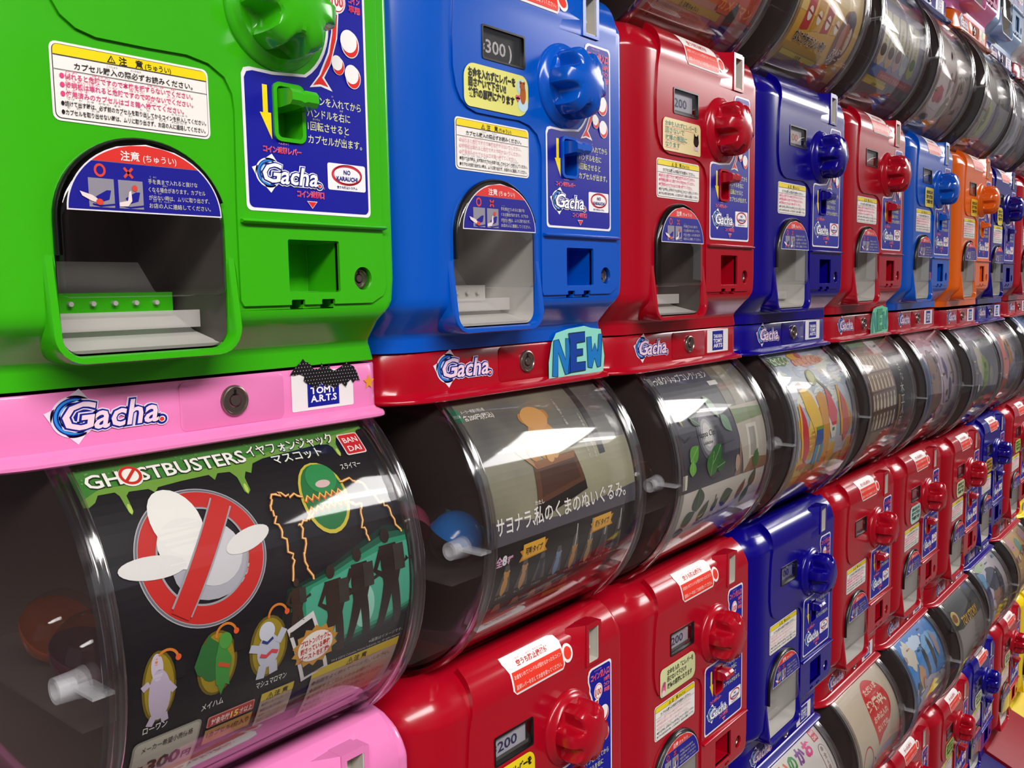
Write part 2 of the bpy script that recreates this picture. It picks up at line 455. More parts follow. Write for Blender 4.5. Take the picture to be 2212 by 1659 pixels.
def make_lever():
    bm = bmesh.new()
    fr = rrect(.443, -.118, .523, .002, .016, 4); inn = rrect(.452, -.110, .514, -.006, .010, 4)
    loft(bm, [[(u, -.004, v) for u, v in fr], [(u, -.013, v) for u, v in fr], [(u, -.013, v) for u, v in inn], [(u, .05, v) for u, v in inn]], cap0=False, cap1=True)
    pf = [(-.012, -.012), (-.05, -.016), (-.058, -.024), (-.058, -.040), (-.05, -.048), (-.02, -.05), (.03, -.05), (.03, -.012)]
    loft(bm, [[(u, d, v - (.003 if q else 0)) for d, v in pf] for u, q in ((.456, 0), (.478, 0), (.487, 1), (.496, 0), (.524, 0))])
    bmesh.ops.recalc_face_normals(bm, faces=bm.faces[:])
    return finish('return_lever', bm, [PLASTIC['red']], angle=22)
def make_rib():
    bm = bmesh.new()
    pf = [(.0, -.2905), (-.010, -.2905), (-.017, -.2885), (-.019, -.285), (-.017, -.2815), (-.010, -.279), (.0, -.279)]
    loft(bm, [[(u, d, -.285 + (v + .285) * k) for d, v in pf] for u, k in ((.355, .6), (.359, 1), (.738, 1), (.742, .6))])
    bmesh.ops.recalc_face_normals(bm, faces=bm.faces[:])
    return finish('panel_rib', bm, [PLASTIC['red']], angle=50)
def make_lock(cu, cv, d, r):
    bm = bmesh.new()
    lathe_d(bm, cu, cv, [(r, d + .03), (r, d - .003), (r * .94, d - .006), (r * .86, d - .007), (r * .80, d - .004), (r * .46, d - .004), (r * .45, d + .012)], n=30, mi=0, cap1=False)
    lathe_d(bm, cu, cv, [(r * .45, d + .012), (r * .36, d + .011)], n=30, mi=1, cap0=False, cap1=False)
    lathe_d(bm, cu, cv, [(r * .36, d + .011), (r * .36, d - .005), (r * .32, d - .007)], n=30, mi=0, cap0=False)
    box(bm, cu - r * .07, cu + r * .07, d - .0055, d + .004, cv + r * .25, cv + r * .72, 1)
    bmesh.ops.recalc_face_normals(bm, faces=bm.faces[:])
    return finish('lock', bm, [M_METAL, M_BLACK], angle=35)
# ------------------------------------------------------------------ lid (sits on top of the drum, in row-local v)
LV0, LV1 = 1.216, 1.348
LD = .066
def make_lid():
    bm = bmesh.new()
    lip = dict(rr=.045)
    def lr(v, df, o=0.0): return ring_at(v, df, -o * .2, -o * .1, rr=.045)
    loft(bm, [lr(LV0, LD - .030, .012), lr(LV0 + .004, LD - .036, .014), lr(LV0 + .010, LD - .036, .014), lr(LV0 + .015, LD - .031, .012), lr(LV0 + .020, LD - .008, .002), lr(LV0 + .026, LD - .001, 0), lr(LV0 + .06, LD), lr(LV1 - .004, LD), lr(LV1, LD + .003, -.003)])
    # shallow raised field around the lock
    o = rrect(.237, 1.243, .49, 1.345, .014, 4); i = rrect(.239, 1.245, .488, 1.343, .012, 4)
    loft(bm, [[(u, LD + .01, v) for u, v in o], [(u, LD - .0015, v) for u, v in o], [(u, LD - .0025, v) for u, v in i]], cap0=False)
    bmesh.ops.recalc_face_normals(bm, faces=bm.faces[:])
    me = finish('lid', bm, [PLASTIC['red']], smooth=True)
    me.set_sharp_from_angle(angle=math.radians(42))
    return me
# ------------------------------------------------------------------ clear capsule drum
CD, CV, RD = .335, .86, .457
def lathe_u(bm, prof, n=64, mi=0, t0=0, t1=360, closed=True):
    cs = []
    for u, r in prof:
        cs.append([(u, CD - r * math.cos(math.radians(t0 + (t1 - t0) * i / n)), CV + r * math.sin(math.radians(t0 + (t1 - t0) * i / n))) for i in range(n if closed else n + 1)])
    loft(bm, cs, close=closed, cap0=False, cap1=False, mi=mi)
def make_hull():
    bm = bmesh.new()
    lathe_u(bm, [(-.062, .01), (-.06, .15), (-.054, .28), (-.044, .36), (-.034, .405), (-.028, .43), (-.022, .446), (.72, .447), (.735, .44), (.748, .42), (.755, .36), (.76, .15), (.76, .01)])
    bmesh.ops.recalc_face_normals(bm, faces=bm.faces[:])
    return finish('capsule_drum', bm, [M_CLEAR], angle=60)
def make_ring(u0, u1):
    bm = bmesh.new()
    c = (u0 + u1) / 2; w = (u1 - u0) / 2
    pf = [(-1, .446), (-1, .455), (-.8, .461), (-.45, .461), (-.25, .455), (.05, .454), (.25, .460), (.5, .462), (.85, .459), (1, .453), (1, .446), (.5, .444), (-.5, .444)]
    pf.append(pf[0])
    lathe_u(bm, [(c + w * a, r) for a, r in pf], n=72)
    bmesh.ops.remove_doubles(bm, verts=bm.verts[:], dist=1e-6)
    bmesh.ops.recalc_face_normals(bm, faces=bm.faces[:])
    return finish('end_ring', bm, [M_RING], angle=50)
def make_end():
    bm = bmesh.new()
    lathe_u(bm, [(-.056, .01), (-.054, .15), (-.048, .28), (-.038, .36), (-.028, .405), (-.020, .436)])
    bmesh.ops.recalc_face_normals(bm, faces=bm.faces[:])
    return finish('end_veil', bm, [milky('brown_end_veil', '8a7872', .17)], angle=60)  # brownish veil added inside the clear end to lift its black interior
def make_stud():
    bm = bmesh.new()
    n = 20
    c = lambda u, r: [(u, -.03 + r * math.cos(2 * math.pi * i / n), .838 + r * math.sin(2 * math.pi * i / n)) for i in range(n)]
    loft(bm, [c(-.03, .030), c(-.05, .026), c(-.085, .024), c(-.085, .016), c(-.05, .015)], cap0=False)
    box(bm, -.06, -.02, -.118, -.04, .835, .841)
    bmesh.ops.recalc_face_normals(bm, faces=bm.faces[:])
    return finish('hinge_stud', bm, [M_STUD], angle=40)
def make_back():
    """bowl added behind the poster to darken the drum interior: back half of the drum with its shelf"""
    bm = bmesh.new()
    lathe_u(bm, [(-.012, .432), (.715, .43)], n=48, t0=72, t1=288, closed=False)
    lathe_u(bm, [(.715, .43), (.72, .02)], n=48)
    return finish('added_back_bowl', bm, [M_HOP])  # opaque bowl added so the view into the clear drum stays dark
def make_shelf():
    bm = bmesh.new()
    box(bm, -.015, .70, .03, .66, .714, .719)
    bmesh.ops.recalc_face_normals(bm, faces=bm.faces[:])
    return finish('inner_shelf', bm, [milky('milky_shelf_plastic', '8c8480', .32)], angle=40)
PR = .437
TH0 = math.radians(53)
def bend(x, y, h):
    t = TH0 + y / PR
    r = PR + h
    return (x, CD - r * math.cos(t), CV + r * math.sin(t))
BIS = [-.02 * k for k in range(1, 46)]
# ------------------------------------------------------------------ stickers
def logo_art(pale='ffffff', outer='ffffff'):
    """the word mark on lids and coin panels, about 1 wide"""
    a = Art()
    cx, cy = .165, .10     # swirl behind the first letter
    def disc(r, col, L):
        a.ell(cx, cy, r, r * 1.12, col, L, n=40)
        a.poly([(cx - .06, cy + r * 1.02), (cx + .05, cy + r * 1.45), (cx + .13, cy + r * .85)], col, L)
        a.poly([(cx - .10, cy - r * .8), (cx + .02, cy - r * 1.5), (cx + .10, cy - r * .9)], col, L)
        a.poly([(cx - r * .98, cy - .05), (cx - r * 1.25, cy + .06), (cx - r * .8, cy + .10)], col, L)
    disc(.198, outer, 0); a.ell(cx, cy, .178, .2, '14208c', 1, n=40)
    a.ring(cx, cy, .158, .176, .022, '2a8ad8', 2, t0=60, t1=330)
    a.ring(cx, cy, .125, .14, .014, '66b8f0', 2, t0=80, t1=300)
    for b, col, L in ((.095, outer, 2), (.062, '14208c', 3), (.018, pale, 5)):
        a.text(.065 - b * .36, -.035, .40, 'G', col, L, bold=b, shear=.16, w=.275 + 2 * b * .36)
        a.text(.325 - b * .34, -.045, .38, 'acha', col, L, bold=b, shear=.2, w=.575 + 2 * b * .34)
    for r, col, L in ((.064, outer, 2), (.052, '14208c', 3), (.030, 'ffffff', 5), (.022, 'e0302c', 6)):
        a.ell(.935 - (.004 if L > 5 else 0), -.035, r, r * 1.1, col, L)
    return a
LOGO = logo_art()
LOGO_LID = logo_art('efd3e2', 'e8dcec')  # pinkish tint of a reflection painted into the lid lettering
def sticker_caution(faded=False):
    a = Art(); w, h = .300, .132
    pk = 'e0447e' if not faded else 'e9b9c0'
    a.rect(0, -h, w, 0, 'f4f1ec', 0, .012); a.rect(.004, -h + .004, w - .004, -.004, '30302e', 1, .010); a.rect(.0052, -h + .0052, w - .0052, -.0052, 'f2eee8', 2, .009)
    a.poly([(.0052, -.022), (w - .0052, -.022), (w - .0052, -.0135)] + [(w - .0135 + .0083 * math.cos(t), -.0135 + .0083 * math.sin(t)) for t in (math.radians(15 * k) for k in range(1, 7))] + [(.0135 + .0083 * math.cos(t), -.0135 + .0083 * math.sin(t)) for t in (math.radians(90 + 15 * k) for k in range(7))], 'f2d90c', 3)
    a.line([(.005, -.0225), (w - .005, -.0225)], .0012, '30302e', 4)
    a.poly([(.099, -.0205), (.115, -.0205), (.107, -.0075)], '1c1a18', 4); a.poly([(.102, -.0192), (.112, -.0192), (.107, -.0108)], 'f2d90c', 5); a.text(.107, -.0186, .008, '!', '1c1a18', 6, bold=.03, al='C')
    a.text(.121, -.0205, .0155, '注', '1c1a18', 4, bold=.02); a.text(.152, -.0205, .0155, '意', '1c1a18', 4, bold=.02); a.text(.1705, -.0200, .0125, '(ちゅうい)', '1c1a18', 4, w=.051, bold=.01)
    a.text(.040, -.0420, .0125, 'カプセル購入の際必ずお読みください。', '1c1a18', 4, w=.225, bold=.012)
    a.text(.098, -.0292, .0042, 'こうにゅう', '1c1a18', 4); a.text(.142, -.0292, .0042, 'さいかなら', '1c1a18', 4)
    a.line([(.005, -.0465), (w - .005, -.0465)], .0009, '30302e', 4); 
    rows = [('●倒れると危険ですので本機を揺すらないでください。', pk, .250, 'たお　　きけん　　　　　　ほんき　ゆ'), ('●透明板は壊れると危険ですので叩かないでください。', pk, .250, 'とうめいばん　こわ　　きけん　　　　たた'), ('●使用済みのカプセルはゴミ箱へ捨ててください。', pk, .230, 'しようず　　　　　　　　　　ばこ　す'),
            ('●続けて出す時は、必ず前のカプセルを取り出してからコインを投入してください。', '1c1a18', .276, 'つづ　だ　とき　かなら　まえ　　　　　と　だ　　　　　　とうにゅう'), ('●カプセルを取り出せない時は、ムリに取り出さず、お店の人に連絡してください。', '1c1a18', .274, '　　　　と　だ　　とき　　　　と　だ　　　みせ　ひと　れんらく')]
    for (st, c, ww, fu), y in zip(rows, (-.0605, -.0755, -.0905, -.1060, -.1205)):
        a.text(.014, y, .0112 if c == pk else .0098, st, c, 4, w=ww, bold=.014)
        a.text(.024, y + .0105, .0036, fu, c, 4, w=ww * .82)
    return a
def sticker_panel():
    a = Art()
    def outl(o):
        cx, cy, rr = KC[0], KC[1], .134 - o
        x0, x1, y0, y1 = .371 - o, .702 + o, -.263 - o, .287 + o
        yt = .022 + o
        p = [(x0 + .012 * (1 - math.cos(t)), y0 + .012 * (1 - math.sin(t))) for t in (math.radians(18 * k) for k in range(6))]
        p += [(x1 - .012 * (1 - math.sin(t)), y0 + .012 * (1 - math.cos(t))) for t in (math.radians(18 * k) for k in range(6))]
        p += [(x1 - .014 * (1 - math.cos(t)), y1 - .014 * (1 - math.sin(t))) for t in (math.radians(18 * k) for k in range(6))]
        p += [(.583 - o, y1), (.572 - o, y1 - .006), (.566 - o, y1 - .02), (.566 - o, .246), (.574 - o, .225)]
        t0 = math.degrees(math.asin(max(-1, min(1, (yt - cy) / rr))))   # step level on the circle
        tt = [30 - k * 8 for k in range(0, 20)]
        for t in tt:
            y = cy + rr * math.sin(math.radians(t)); x = cx + rr * math.cos(math.radians(t))
            if y < yt + .002 and t < -60: break
            p.append((x, y))
        p += [(.445, yt - .001), (x0 + .02, yt), (x0 + .006, yt - .004), (x0, yt - .016)]
        return p
    hl = rrect(.4475, -.1145, .5205, -.0015, .012, 4)
    a.poly(outl(.0), 'f2f0f4', 0, hl); a.poly(outl(-.0065), '0c1296', 1, hl)
    # slide and balls
    a.poly([(.604, .205 - .03), (.626, .175), (.620, .120), (.600, .062), (.580, .030), (.602, .004), (.570, .010), (.540, .004), (.566, .034), (.592, .085), (.604, .13)], 'f4f2f2', 2)
    a.poly([(.607, .170), (.622, .170), (.616, .118), (.596, .060), (.574, .029), (.590, .012), (.568, .015), (.549, .010), (.571, .035), (.597, .085), (.607, .13)], 'e3251f', 3)
    for x, y, r in ((.652, .118, .026), (.617, .066, .017), (.658, .048, .022)):
        a.ell(x + .003, y - .005, r, r * 1.12, 'f4f2f2', 4); a.ell(x + .003, y - .006, r * .88, r, 'e3251f', 5); a.ell(x - .002, y + .001, r * .9, r * .94, 'f6f4f2', 6)
    # coin and captions
    a.ell(.622, .200, .024, .027, 'f6f2f2', 3); a.ell(.622, .200, .021, .024, 'e3251f', 4); a.ell(.622, .200, .019, .022, 'f6f2f2', 5); a.text(.622, .188, .030, '100', 'd0202c', 6, al='C', w=.032, bold=.02)
    for bo, c, L in ((.05, 'f4a0b8', 3), (.012, 'd81e50', 4)):
        a.text(.580, .244, .024, 'コイン投入口', c, L, w=.108, bold=bo)
        for k, (st, yy) in enumerate((('100円', .222), ('コイン', .203), ('専用', .184))): a.text(.655, yy, .016, st, c, L, w=.032, bold=bo)
        a.text(.415, -.142, .0145, 'コイン返却レバー', c, L, w=.096, bold=bo)
        a.text(.496, -.228, .0155, 'コイン返却口', c, L, w=.072, bold=bo)
    a.text(.453, -.1245, .0055, 'へんきゃく', 'f4a0b8', 4); a.text(.532, -.2085, .0055, 'へんきゃくぐち', 'f4a0b8', 4); a.text(.60, .271, .006, 'とうにゅうぐち', 'f4a0b8', 4)
    a.poly([(.521, -.236), (.549, -.236), (.535, -.252)], 'e8e0e8', 3); a.poly([(.524, -.2375), (.546, -.2375), (.535, -.2500)], 'e3251f', 4)
    # yellow arrow
    a.poly([(.419, -.008), (.431, -.008), (.431, -.063), (.4385, -.063), (.4385, -.116), (.411, -.064), (.419, -.064)], 'f6dc18', 2)
    for st, y, ww in (('コインを入れてから', -.029, .150), ('ハンドルを右に', -.057, .118), ('1回転させると', -.084, .113), ('カプセルが出ます。', -.112, .150)):
        a.text(.531, y, .0205, st, 'e8ea9c', 2, w=ww, bold=.006)
    a.text(.599, -.0085, .005, 'い', 'e8ea9c', 2); a.text(.62, -.0365, .005, 'みぎ', 'e8ea9c', 2); a.text(.545, -.0635, .005, 'かいてん', 'e8ea9c', 2); a.text(.63, -.091, .005, 'で', 'e8ea9c', 2)
    a.sub(LOGO, .400, -.198, .166, dl=2, ky=.136)
    a.rect(.580, -.207, .688, -.149, 'f6f4f4', 2, .005)
    a.ring(.634, -.173, .041, .020, .005, 'd0283c', 3); a.ring(.637, -.172, .040, .021, .0015, 'd0283c', 3)
    a.text(.634, -.1715, .0135, 'NO', '14147c', 4, al='C', bold=.02, sx=.95); a.text(.634, -.1855, .0128, 'KARAUCHI', '14147c', 4, al='C', w=.060, bold=.03)
    a.text(.634, -.2025, .006, '空うち防止システム', '14147c', 3, al='C', w=.058, bold=.03)
    return a
def sticker_window():
    a = Art()
    cx, cy, ra, rb = .155, -.283, .1500, .124
    def seg(o, y0, y1=None):
        p = []
        for k in range(37):
            t = math.radians(5 * k); x, y = cx + (ra - o) * math.cos(t), cy + (rb - o) * math.sin(t)
            p.append((x, y))
        return p
    def part(o, lo, hi):
        A, B = ra - o, rb - o
        f = lambda y: A * math.sqrt(max(0, 1 - ((y - cy) / B) ** 2))
        ys = [lo + (hi - lo) * k / 14 for k in range(15)]
        return [(cx - f(lo), lo)] + [(cx + f(y), y) for y in ys] + [(cx - f(y), y) for y in ys[::-1][(1 if hi >= cy + B - 1e-6 else 0):-1]]
    a.poly(part(0, cy, cy + rb), 'e6e2ec', 0)
    a.poly(part(.0028, cy + .0028, -.1962), '17178c', 1)
    a.poly(part(.0028, -.1955, cy + rb - .0028), 'd8322c', 1)
    a.text(.105, -.190, .0185, '注意', 'f2e6e4', 2, bold=.02); a.text(.1475, -.1895, .0145, '(ちゅうい)', 'f2e6e4', 2, w=.066, bold=.008)
    a.ring(.066, -.212, .0085, .0095, .0042, 'd84434', 2, 24)
    a.line([(.110, -.204), (.126, -.221)], .0048, 'd84434', 2); a.line([(.126, -.204), (.110, -.221)], .0048, 'd84434', 2)
    for x, up in ((.044, 0), (.098, 1)):
        a.rect(x, -.276, x + .046, -.226, '8d8a96', 2)
        a.poly([(x + .012, -.258), (x + .032, -.246), (x + .040, -.246), (x + .036, -.262), (x + .018, -.268)], '17178c', 3)
        a.line([(x + .006, -.271), (x + .020, -.274), (x + .046, -.270)], .003, '17178c', 3)
        if up:
            a.ell(x + .030, -.239, .005, .0055, 'd84434', 4); a.poly([(x, -.266), (x + .016, -.262), (x + .019, -.246), (x + .023, -.244), (x + .024, -.262), (x + .016, -.272), (x, -.273)], 'e8d8d4', 4)
        else:
            a.poly([(x - .016, -.250), (x + .006, -.256), (x + .018, -.264), (x + .016, -.269), (x + .004, -.266), (x - .012, -.258)], 'e8d8d4', 4); a.ell(x + .018, -.267, .0065, .0055, 'd84434', 5)
    for st, y, ww in (('手を奥まで入れると抜けな', -.228, .100), ('くなる場合があります。カプセル', -.2425, .116), ('が出ない時は、ムリに取り出さず、', -.257, .124), ('お店の人に連絡してください。', -.2715, .126)):
        a.text(.155, y, .0098, st, 'c9c6b0', 2, w=ww, bold=.006)
    for st, x, y in (('て　おく', .158, -.2175), ('ばあい', .183, -.232), ('で　とき', .166, -.2465), ('みせ　ひと　れんらく', .163, -.261)): a.text(x, y, .0036, st, 'c9c6b0', 2)
    return a
def sticker_seal():
    """key-shaped notice on the sloping top"""
    a = Art()
    x0, x1, y0, y1 = .182, .437, .343, .437
    def o(e):
        return [(x0 + .018 - e * .3 + .01, y0 - e)] + [(x1 - .01 + e, y0 - e), (x1 + e, y0 + .008)] + [(x1 + e, y1 - .02), (x1 - .008 + e * .5, y1 - .006 + e), (x1 - .03, y1 + e)] + [(x0 - .004, y1 + e), (x0 - e, y1 - .012), (x0 + .014 - e, y1 - .04), (x0 + .014 - e, y0 + .01)]
    a.ell(.462, .376, .026, .026, 'f4f0ee', 0); a.rect(.42, .366, .45, .386, 'f4f0ee', 0)
    a.poly(o(.005), 'f4f0ee', 0)
    a.poly([(x0 + .022, y0 + .002), (x1 - .006, y0 + .002), (x1 - .002, y0 + .01), (x1 - .002, y1 - .040), (x0 + .016, y1 - .040), (x0 + .016, y0 + .01)], 'e83a28', 1)
    a.ell(.462, .376, .018, .018, 'e83a28', 1)
    a.text(.232, .407, .0165, '空うち防止機能付', 'c02a24', 1, w=.150, bold=.03)
    a.text(.236, .4235, .005, 'から　　　ぼうし きのうつき', 'c02a24', 1, w=.13)
    a.text(.204, .378, .0125, 'お金をいれてハンドルが回せなかったらコイン', 'f6dcd4', 2, w=.224, bold=.008)
    a.text(.206, .352, .0125, '返却レバーをおしてお金を取ってください。', 'f6dcd4', 2, w=.218, bold=.008)
    return a
def sticker_maker(bat=False, xmas=False):
    a = Art(); y = 1.252
    a.rect(.512, y, .692, y + .090, 'e8e4e4', 0, .004)
    if xmas:
        a.rect(.52, y + .004, .684, y + .086, 'd43028', 1); a.rect(.52, y + .05, .684, y + .086, 'e8dc90', 2); a.ell(.60, y + .05, .03, .04, '3c8c30', 3); a.ell(.56, y + .05, .02, .035, 'f4eee0', 3); a.ell(.65, y + .025, .03, .02, 'c01818', 3)
        return a
    a.rect(.556, y + .007, .648, y + .084, '101c8e', 1)
    for st, yy in (('TAKARA', .056), ('TOMY', .037), ('ARTS' if not bat else 'A.R.T.S', .018)):
        a.text(.602, y + yy, .0195 if st == 'TAKARA' else .0215, st, 'f0eef4', 2, w=.076, al='C', bold=.03)
    if bat:
        bp = [(.508, .086), (.520, .100), (.538, .112), (.545, .120), (.552, .112), (.562, .110), (.574, .095), (.588, .094), (.594, .096), (.597, .108), (.603, .097), (.615, .096), (.620, .106), (.622, .092), (.634, .086), (.650, .092), (.672, .102), (.680, .098), (.694, .092), (.704, .076), (.712, .056), (.700, .060), (.690, .052), (.684, .062), (.674, .055), (.668, .044), (.655, .056), (.644, .050), (.636, .044), (.620, .053), (.608, .050), (.596, .060), (.588, .056), (.578, .046), (.566, .058), (.552, .064), (.545, .070), (.548, .080), (.534, .086), (.520, .084)]
        a.poly([(x, y + v) for x, v in bp], '17151a', 4)
        rr = random.Random(3)
        for i in range(26):
            for j in range(9):
                x, v = .512 + i * .0082 + (j % 2) * .004, .046 + j * .0078
                ins = False
                for k in range(len(bp)):
                    (x1, y1), (x2, y2) = bp[k], bp[k - 1]
                    if (y1 > v) != (y2 > v) and x < (x2 - x1) * (v - y1) / (y2 - y1) + x1: ins = not ins
                if ins: a.ell(x, y + v, .0011, .0012, 'c8c4c0', 5, n=6)
        st = []
        for k in range(10):
            t = math.radians(90 + 36 * k); r = .018 if k % 2 == 0 else .008
            st.append((.742 + r * math.cos(t), y + .050 + r * 1.1 * math.sin(t)))
        a.poly(st, 'e0962a', 1)
        a.ell(.420, 1.303, .0125, .0125, 'ece65a', 1)
    return a
def sign_new(faded=False):
    a = Art(); y = 1.225
    c0, c1, c2 = ('8fdccb', '1478c4', '0a3f9c') if not faded else ('74cfa6', '4f9f96', '4aa07c')
    a.poly([(.462, y + .004), (.560, y - .002), (.70, y + .004), (.758, y + .012), (.765, y + .06), (.752, y + .120), (.745, y + .150), (.69, y + .156), (.65, y + .164), (.56, y + .158), (.50, y + .148), (.478, y + .120), (.462, y + .06)], c0, 0)
    N = [(.478, .016), (.506, .012), (.509, .088), (.545, .016), (.572, .018), (.570, .128), (.548, .130), (.548, .062), (.512, .128), (.486, .126)]
    E_ = [(.560, .020), (.655, .022), (.655, .050), (.606, .050), (.606, .070), (.640, .071), (.640, .092), (.606, .092), (.606, .112), (.652, .114), (.652, .146), (.562, .144), (.572, .09)]
    Wm = [(.668, .030), (.692, .026), (.706, .058), (.722, .026), (.742, .028), (.752, .134), (.730, .134), (.724, .078), (.708, .106), (.692, .080), (.688, .128), (.662, .128)]
    for p, c, L in ((N, c1, 2), (E_, c2, 3), (Wm, c1, 2)):
        a.poly([(x, y + v) for x, v in p], c, L); a.line([(x, y + v) for x, v in p + p[:1]], .0028, '16302e' if not faded else '3f7f6c', L + 1)
    return a
def note_art(kind):
    """handwritten notes under the price window"""
    a = Art()
    lines = ('お金を入れずにレバーを', '回さないで下さい!!', '故障の原因になります')
    if kind == 'bear':
        a.poly(rrect(.030, .030, .292, .140, (.022, .045, .03, .04), 6), 'e4e27a', 0)
        for st, y, ww in zip(lines, (.107, .083, .057), (.190, .150, .185)): a.text(.046, y, .0245, st, '24231c', 2, w=ww, bold=.05)
        a.ell(.262, .108, .020, .022, 'b9dce8', 1); a.ell(.268, .062, .022, .018, 'c6e4ee', 1)
        a.ell(.268, .090, .0125, .026, 'b4622c', 2); a.ell(.265, .112, .011, .011, 'b4622c', 3); a.ell(.257, .121, .004, .004, 'b4622c', 3); a.ell(.273, .121, .004, .004, 'b4622c', 3)
        a.ell(.241, .080, .006, .006, 'e06a80', 3); a.ell(.250, .080, .006, .006, 'e06a80', 3); a.poly([(.236, .079), (.255, .079), (.2455, .066)], 'e06a80', 3)
    elif kind == 'cat':
        a.poly(rrect(.030, .028, .296, .138, (.016, .008, .018, .022), 5), 'ecd9a4', 0)
        for st, y, ww, c in zip(('お金を入れずにレバーを', '回さないで', '故障の原因に', 'なります'), (.112, .090, .066, .043), (.22, .13, .15, .10), ('6c9a84', '6c9a84', '6c9a84', '6c9a84')):
            a.text(.046, y, .020, st, c, 2, w=ww, bold=.012); a.line([(.044, y - .004), (.046 + ww * .9, y - .005)], .0014, 'e28a84', 1)
        a.ell(.262, .078, .019, .019, '1c1a1c', 2); a.poly([(.245, .084), (.247, .106), (.260, .094)], '1c1a1c', 2); a.poly([(.264, .094), (.277, .106), (.279, .084)], '1c1a1c', 2); a.rect(.248, .046, .276, .064, 'd9c4d0', 2)
    elif kind == 'bright':
        a.poly(rrect(.030, .032, .285, .145, (.02, .02, .035, .05), 6), 'f2da1c', 0)
        for st, y, ww in zip(lines, (.108, .080, .050), (.225, .17, .20)): a.text(.044, y, .027, st, '17150c', 2, w=ww, bold=.06)
    elif kind == 'palegreen':
        a.poly(rrect(.028, .026, .290, .132, (.016, .03, .035, .02), 6), 'd7dca4', 0)
        for st, y, ww in zip(lines, (.100, .075, .048), (.195, .14, .185)): a.text(.078, y, .023, st, '33321e', 2, w=ww, bold=.022)
        a.ell(.052, .055, .016, .022, 'd46c8c', 1); a.ell(.050, .04, .012, .012, 'e9d2dc', 2); a.ell(.056, .072, .010, .010, 'b04a74', 2)
    else:
        bg, wd = {'yellow': ('ead452', 'sq'), 'gold': ('eec22c', 'sq'), 'pill': ('e2cf3c', 'pill'), 'mint': ('b4dcd0', 'round'), 'cream': ('ccd8a8', 'round'), 'amber': ('d4a03c', 'round'), 'leaf': ('a2c85c', 'round')}[kind]
        if wd == 'sq': p = rrect(.150, .020, .325, .136, .012, 4)
        elif wd == 'pill': p = rrect(.085, .005, .262, .140, .045, 6)
        else: p = rrect(.085, .02, .300, .132, (.045, .05, .04, .03), 6)
        x0 = min(q[0] for q in p); x1 = max(q[0] for q in p)
        a.poly(p, bg, 0)
        for st, y in zip(lines, (.100, .073, .044)): a.text(x0 + (x1 - x0) * .14, y, .024, st, '2a281a', 2, w=(x1 - x0) * .72, bold=.05)
    return a
def price_art(kind):
    a = Art()
    if kind == '300':
        a.rect(.110, .164, .276, .240, '141315', 0); a.text(.1175, .184, .026, '¥', 'd8d6d6', 1, bold=.02, sx=.9); a.text(.135, .182, .048, '300', 'd8d6d6', 1, w=.082, bold=.015); a.text(.228, .180, .050, ')', 'd8d6d6', 1, bold=.02)
    else:
        bg, fg, st = {'200': ('c9c9d2', '24225c', '200'), '100r': ('d8d2cc', 'd0604c', '100'), '100': ('8c8ca8', '2c2c64', '100'), 'off': ('9a9494', '4a464a', '')}[kind]
        a.rect(.110, .176, .262, .236, bg, 0); a.rect(.110, .164, .276, .176, '5a5654', 0)
        if st: a.text(.1165, .190, .026, '¥', fg, 1, bold=.02, sx=.9); a.text(.134, .187, .042, st, fg, 1, w=.088, bold=.02)
    return a
def price_box():
    bm = bmesh.new()
    o = rrect(.104, .158, .282, .246, .006, 2); i = rrect(.109, .163, .277, .241, .005, 2)
    loft(bm, [[(u, .0, v) for u, v in o], [(u, -.0085, v) for u, v in o], [(u, -.0085, v) for u, v in i], [(u, .02, v) for u, v in i]], cap0=False, cap1=True)
    bmesh.ops.recalc_face_normals(bm, faces=bm.faces[:])
    return finish('price_window', bm, [M_BLACK], angle=30)
def price_glass():
    bm = bmesh.new(); box(bm, .110, .276, -.004, -.001, .164, .240)
    return finish('window_pane', bm, [M_PANE], smooth=False)
# ------------------------------------------------------------------ posters (x 0..0.70 along the drum, y 0 downwards)
PW = .70
def base_poster(col, ln=.80):
    a = Art(); a.rect(0, -ln, PW, 0, col, 0); return a
def blob(a, cx, cy, rx, ry, col, L, seed=0, n=16, j=.25):
    r = random.Random(seed)
    a.poly([(cx + rx * (1 + r.uniform(-j, j)) * math.cos(2 * math.pi * k / n), cy + ry * (1 + r.uniform(-j, j)) * math.sin(2 * math.pi * k / n)) for k in range(n)], col, L)
def man(a, x, y, h, col, L, lean=0.0, arm=1):
    k = h
    a.ell(x + lean * k, y + .93 * k, .06 * k, .075 * k, col, L, n=12)
    a.poly([(x - .10 * k + lean * k * .8, y + .84 * k), (x + .12 * k + lean * k * .8, y + .84 * k), (x + .15 * k, y + .62 * k), (x + .10 * k, y + .45 * k), (x - .10 * k, y + .45 * k), (x - .12 * k, y + .65 * k)], col, L)
    a.poly([(x - .10 * k, y + .47 * k), (x + .10 * k, y + .47 * k), (x + .17 * k, y), (x + .07 * k, y), (x + .005 * k, y + .34 * k), (x - .09 * k, y), (x - .18 * k, y)], col, L)
    a.line([(x - .10 * k, y + .80 * k), (x - .20 * k, y + .62 * k), (x - .08 * k, y + .54 * k)], .06 * k, col, L)
    a.line([(x + .11 * k, y + .80 * k), (x + .19 * k, y + .62 * k), (x + .30 * k * arm, y + .66 * k)], .055 * k, col, L)
    a.rect(x + .06 * k, y + .56 * k, x + .20 * k, y + .82 * k, '3a3530', L + 1)
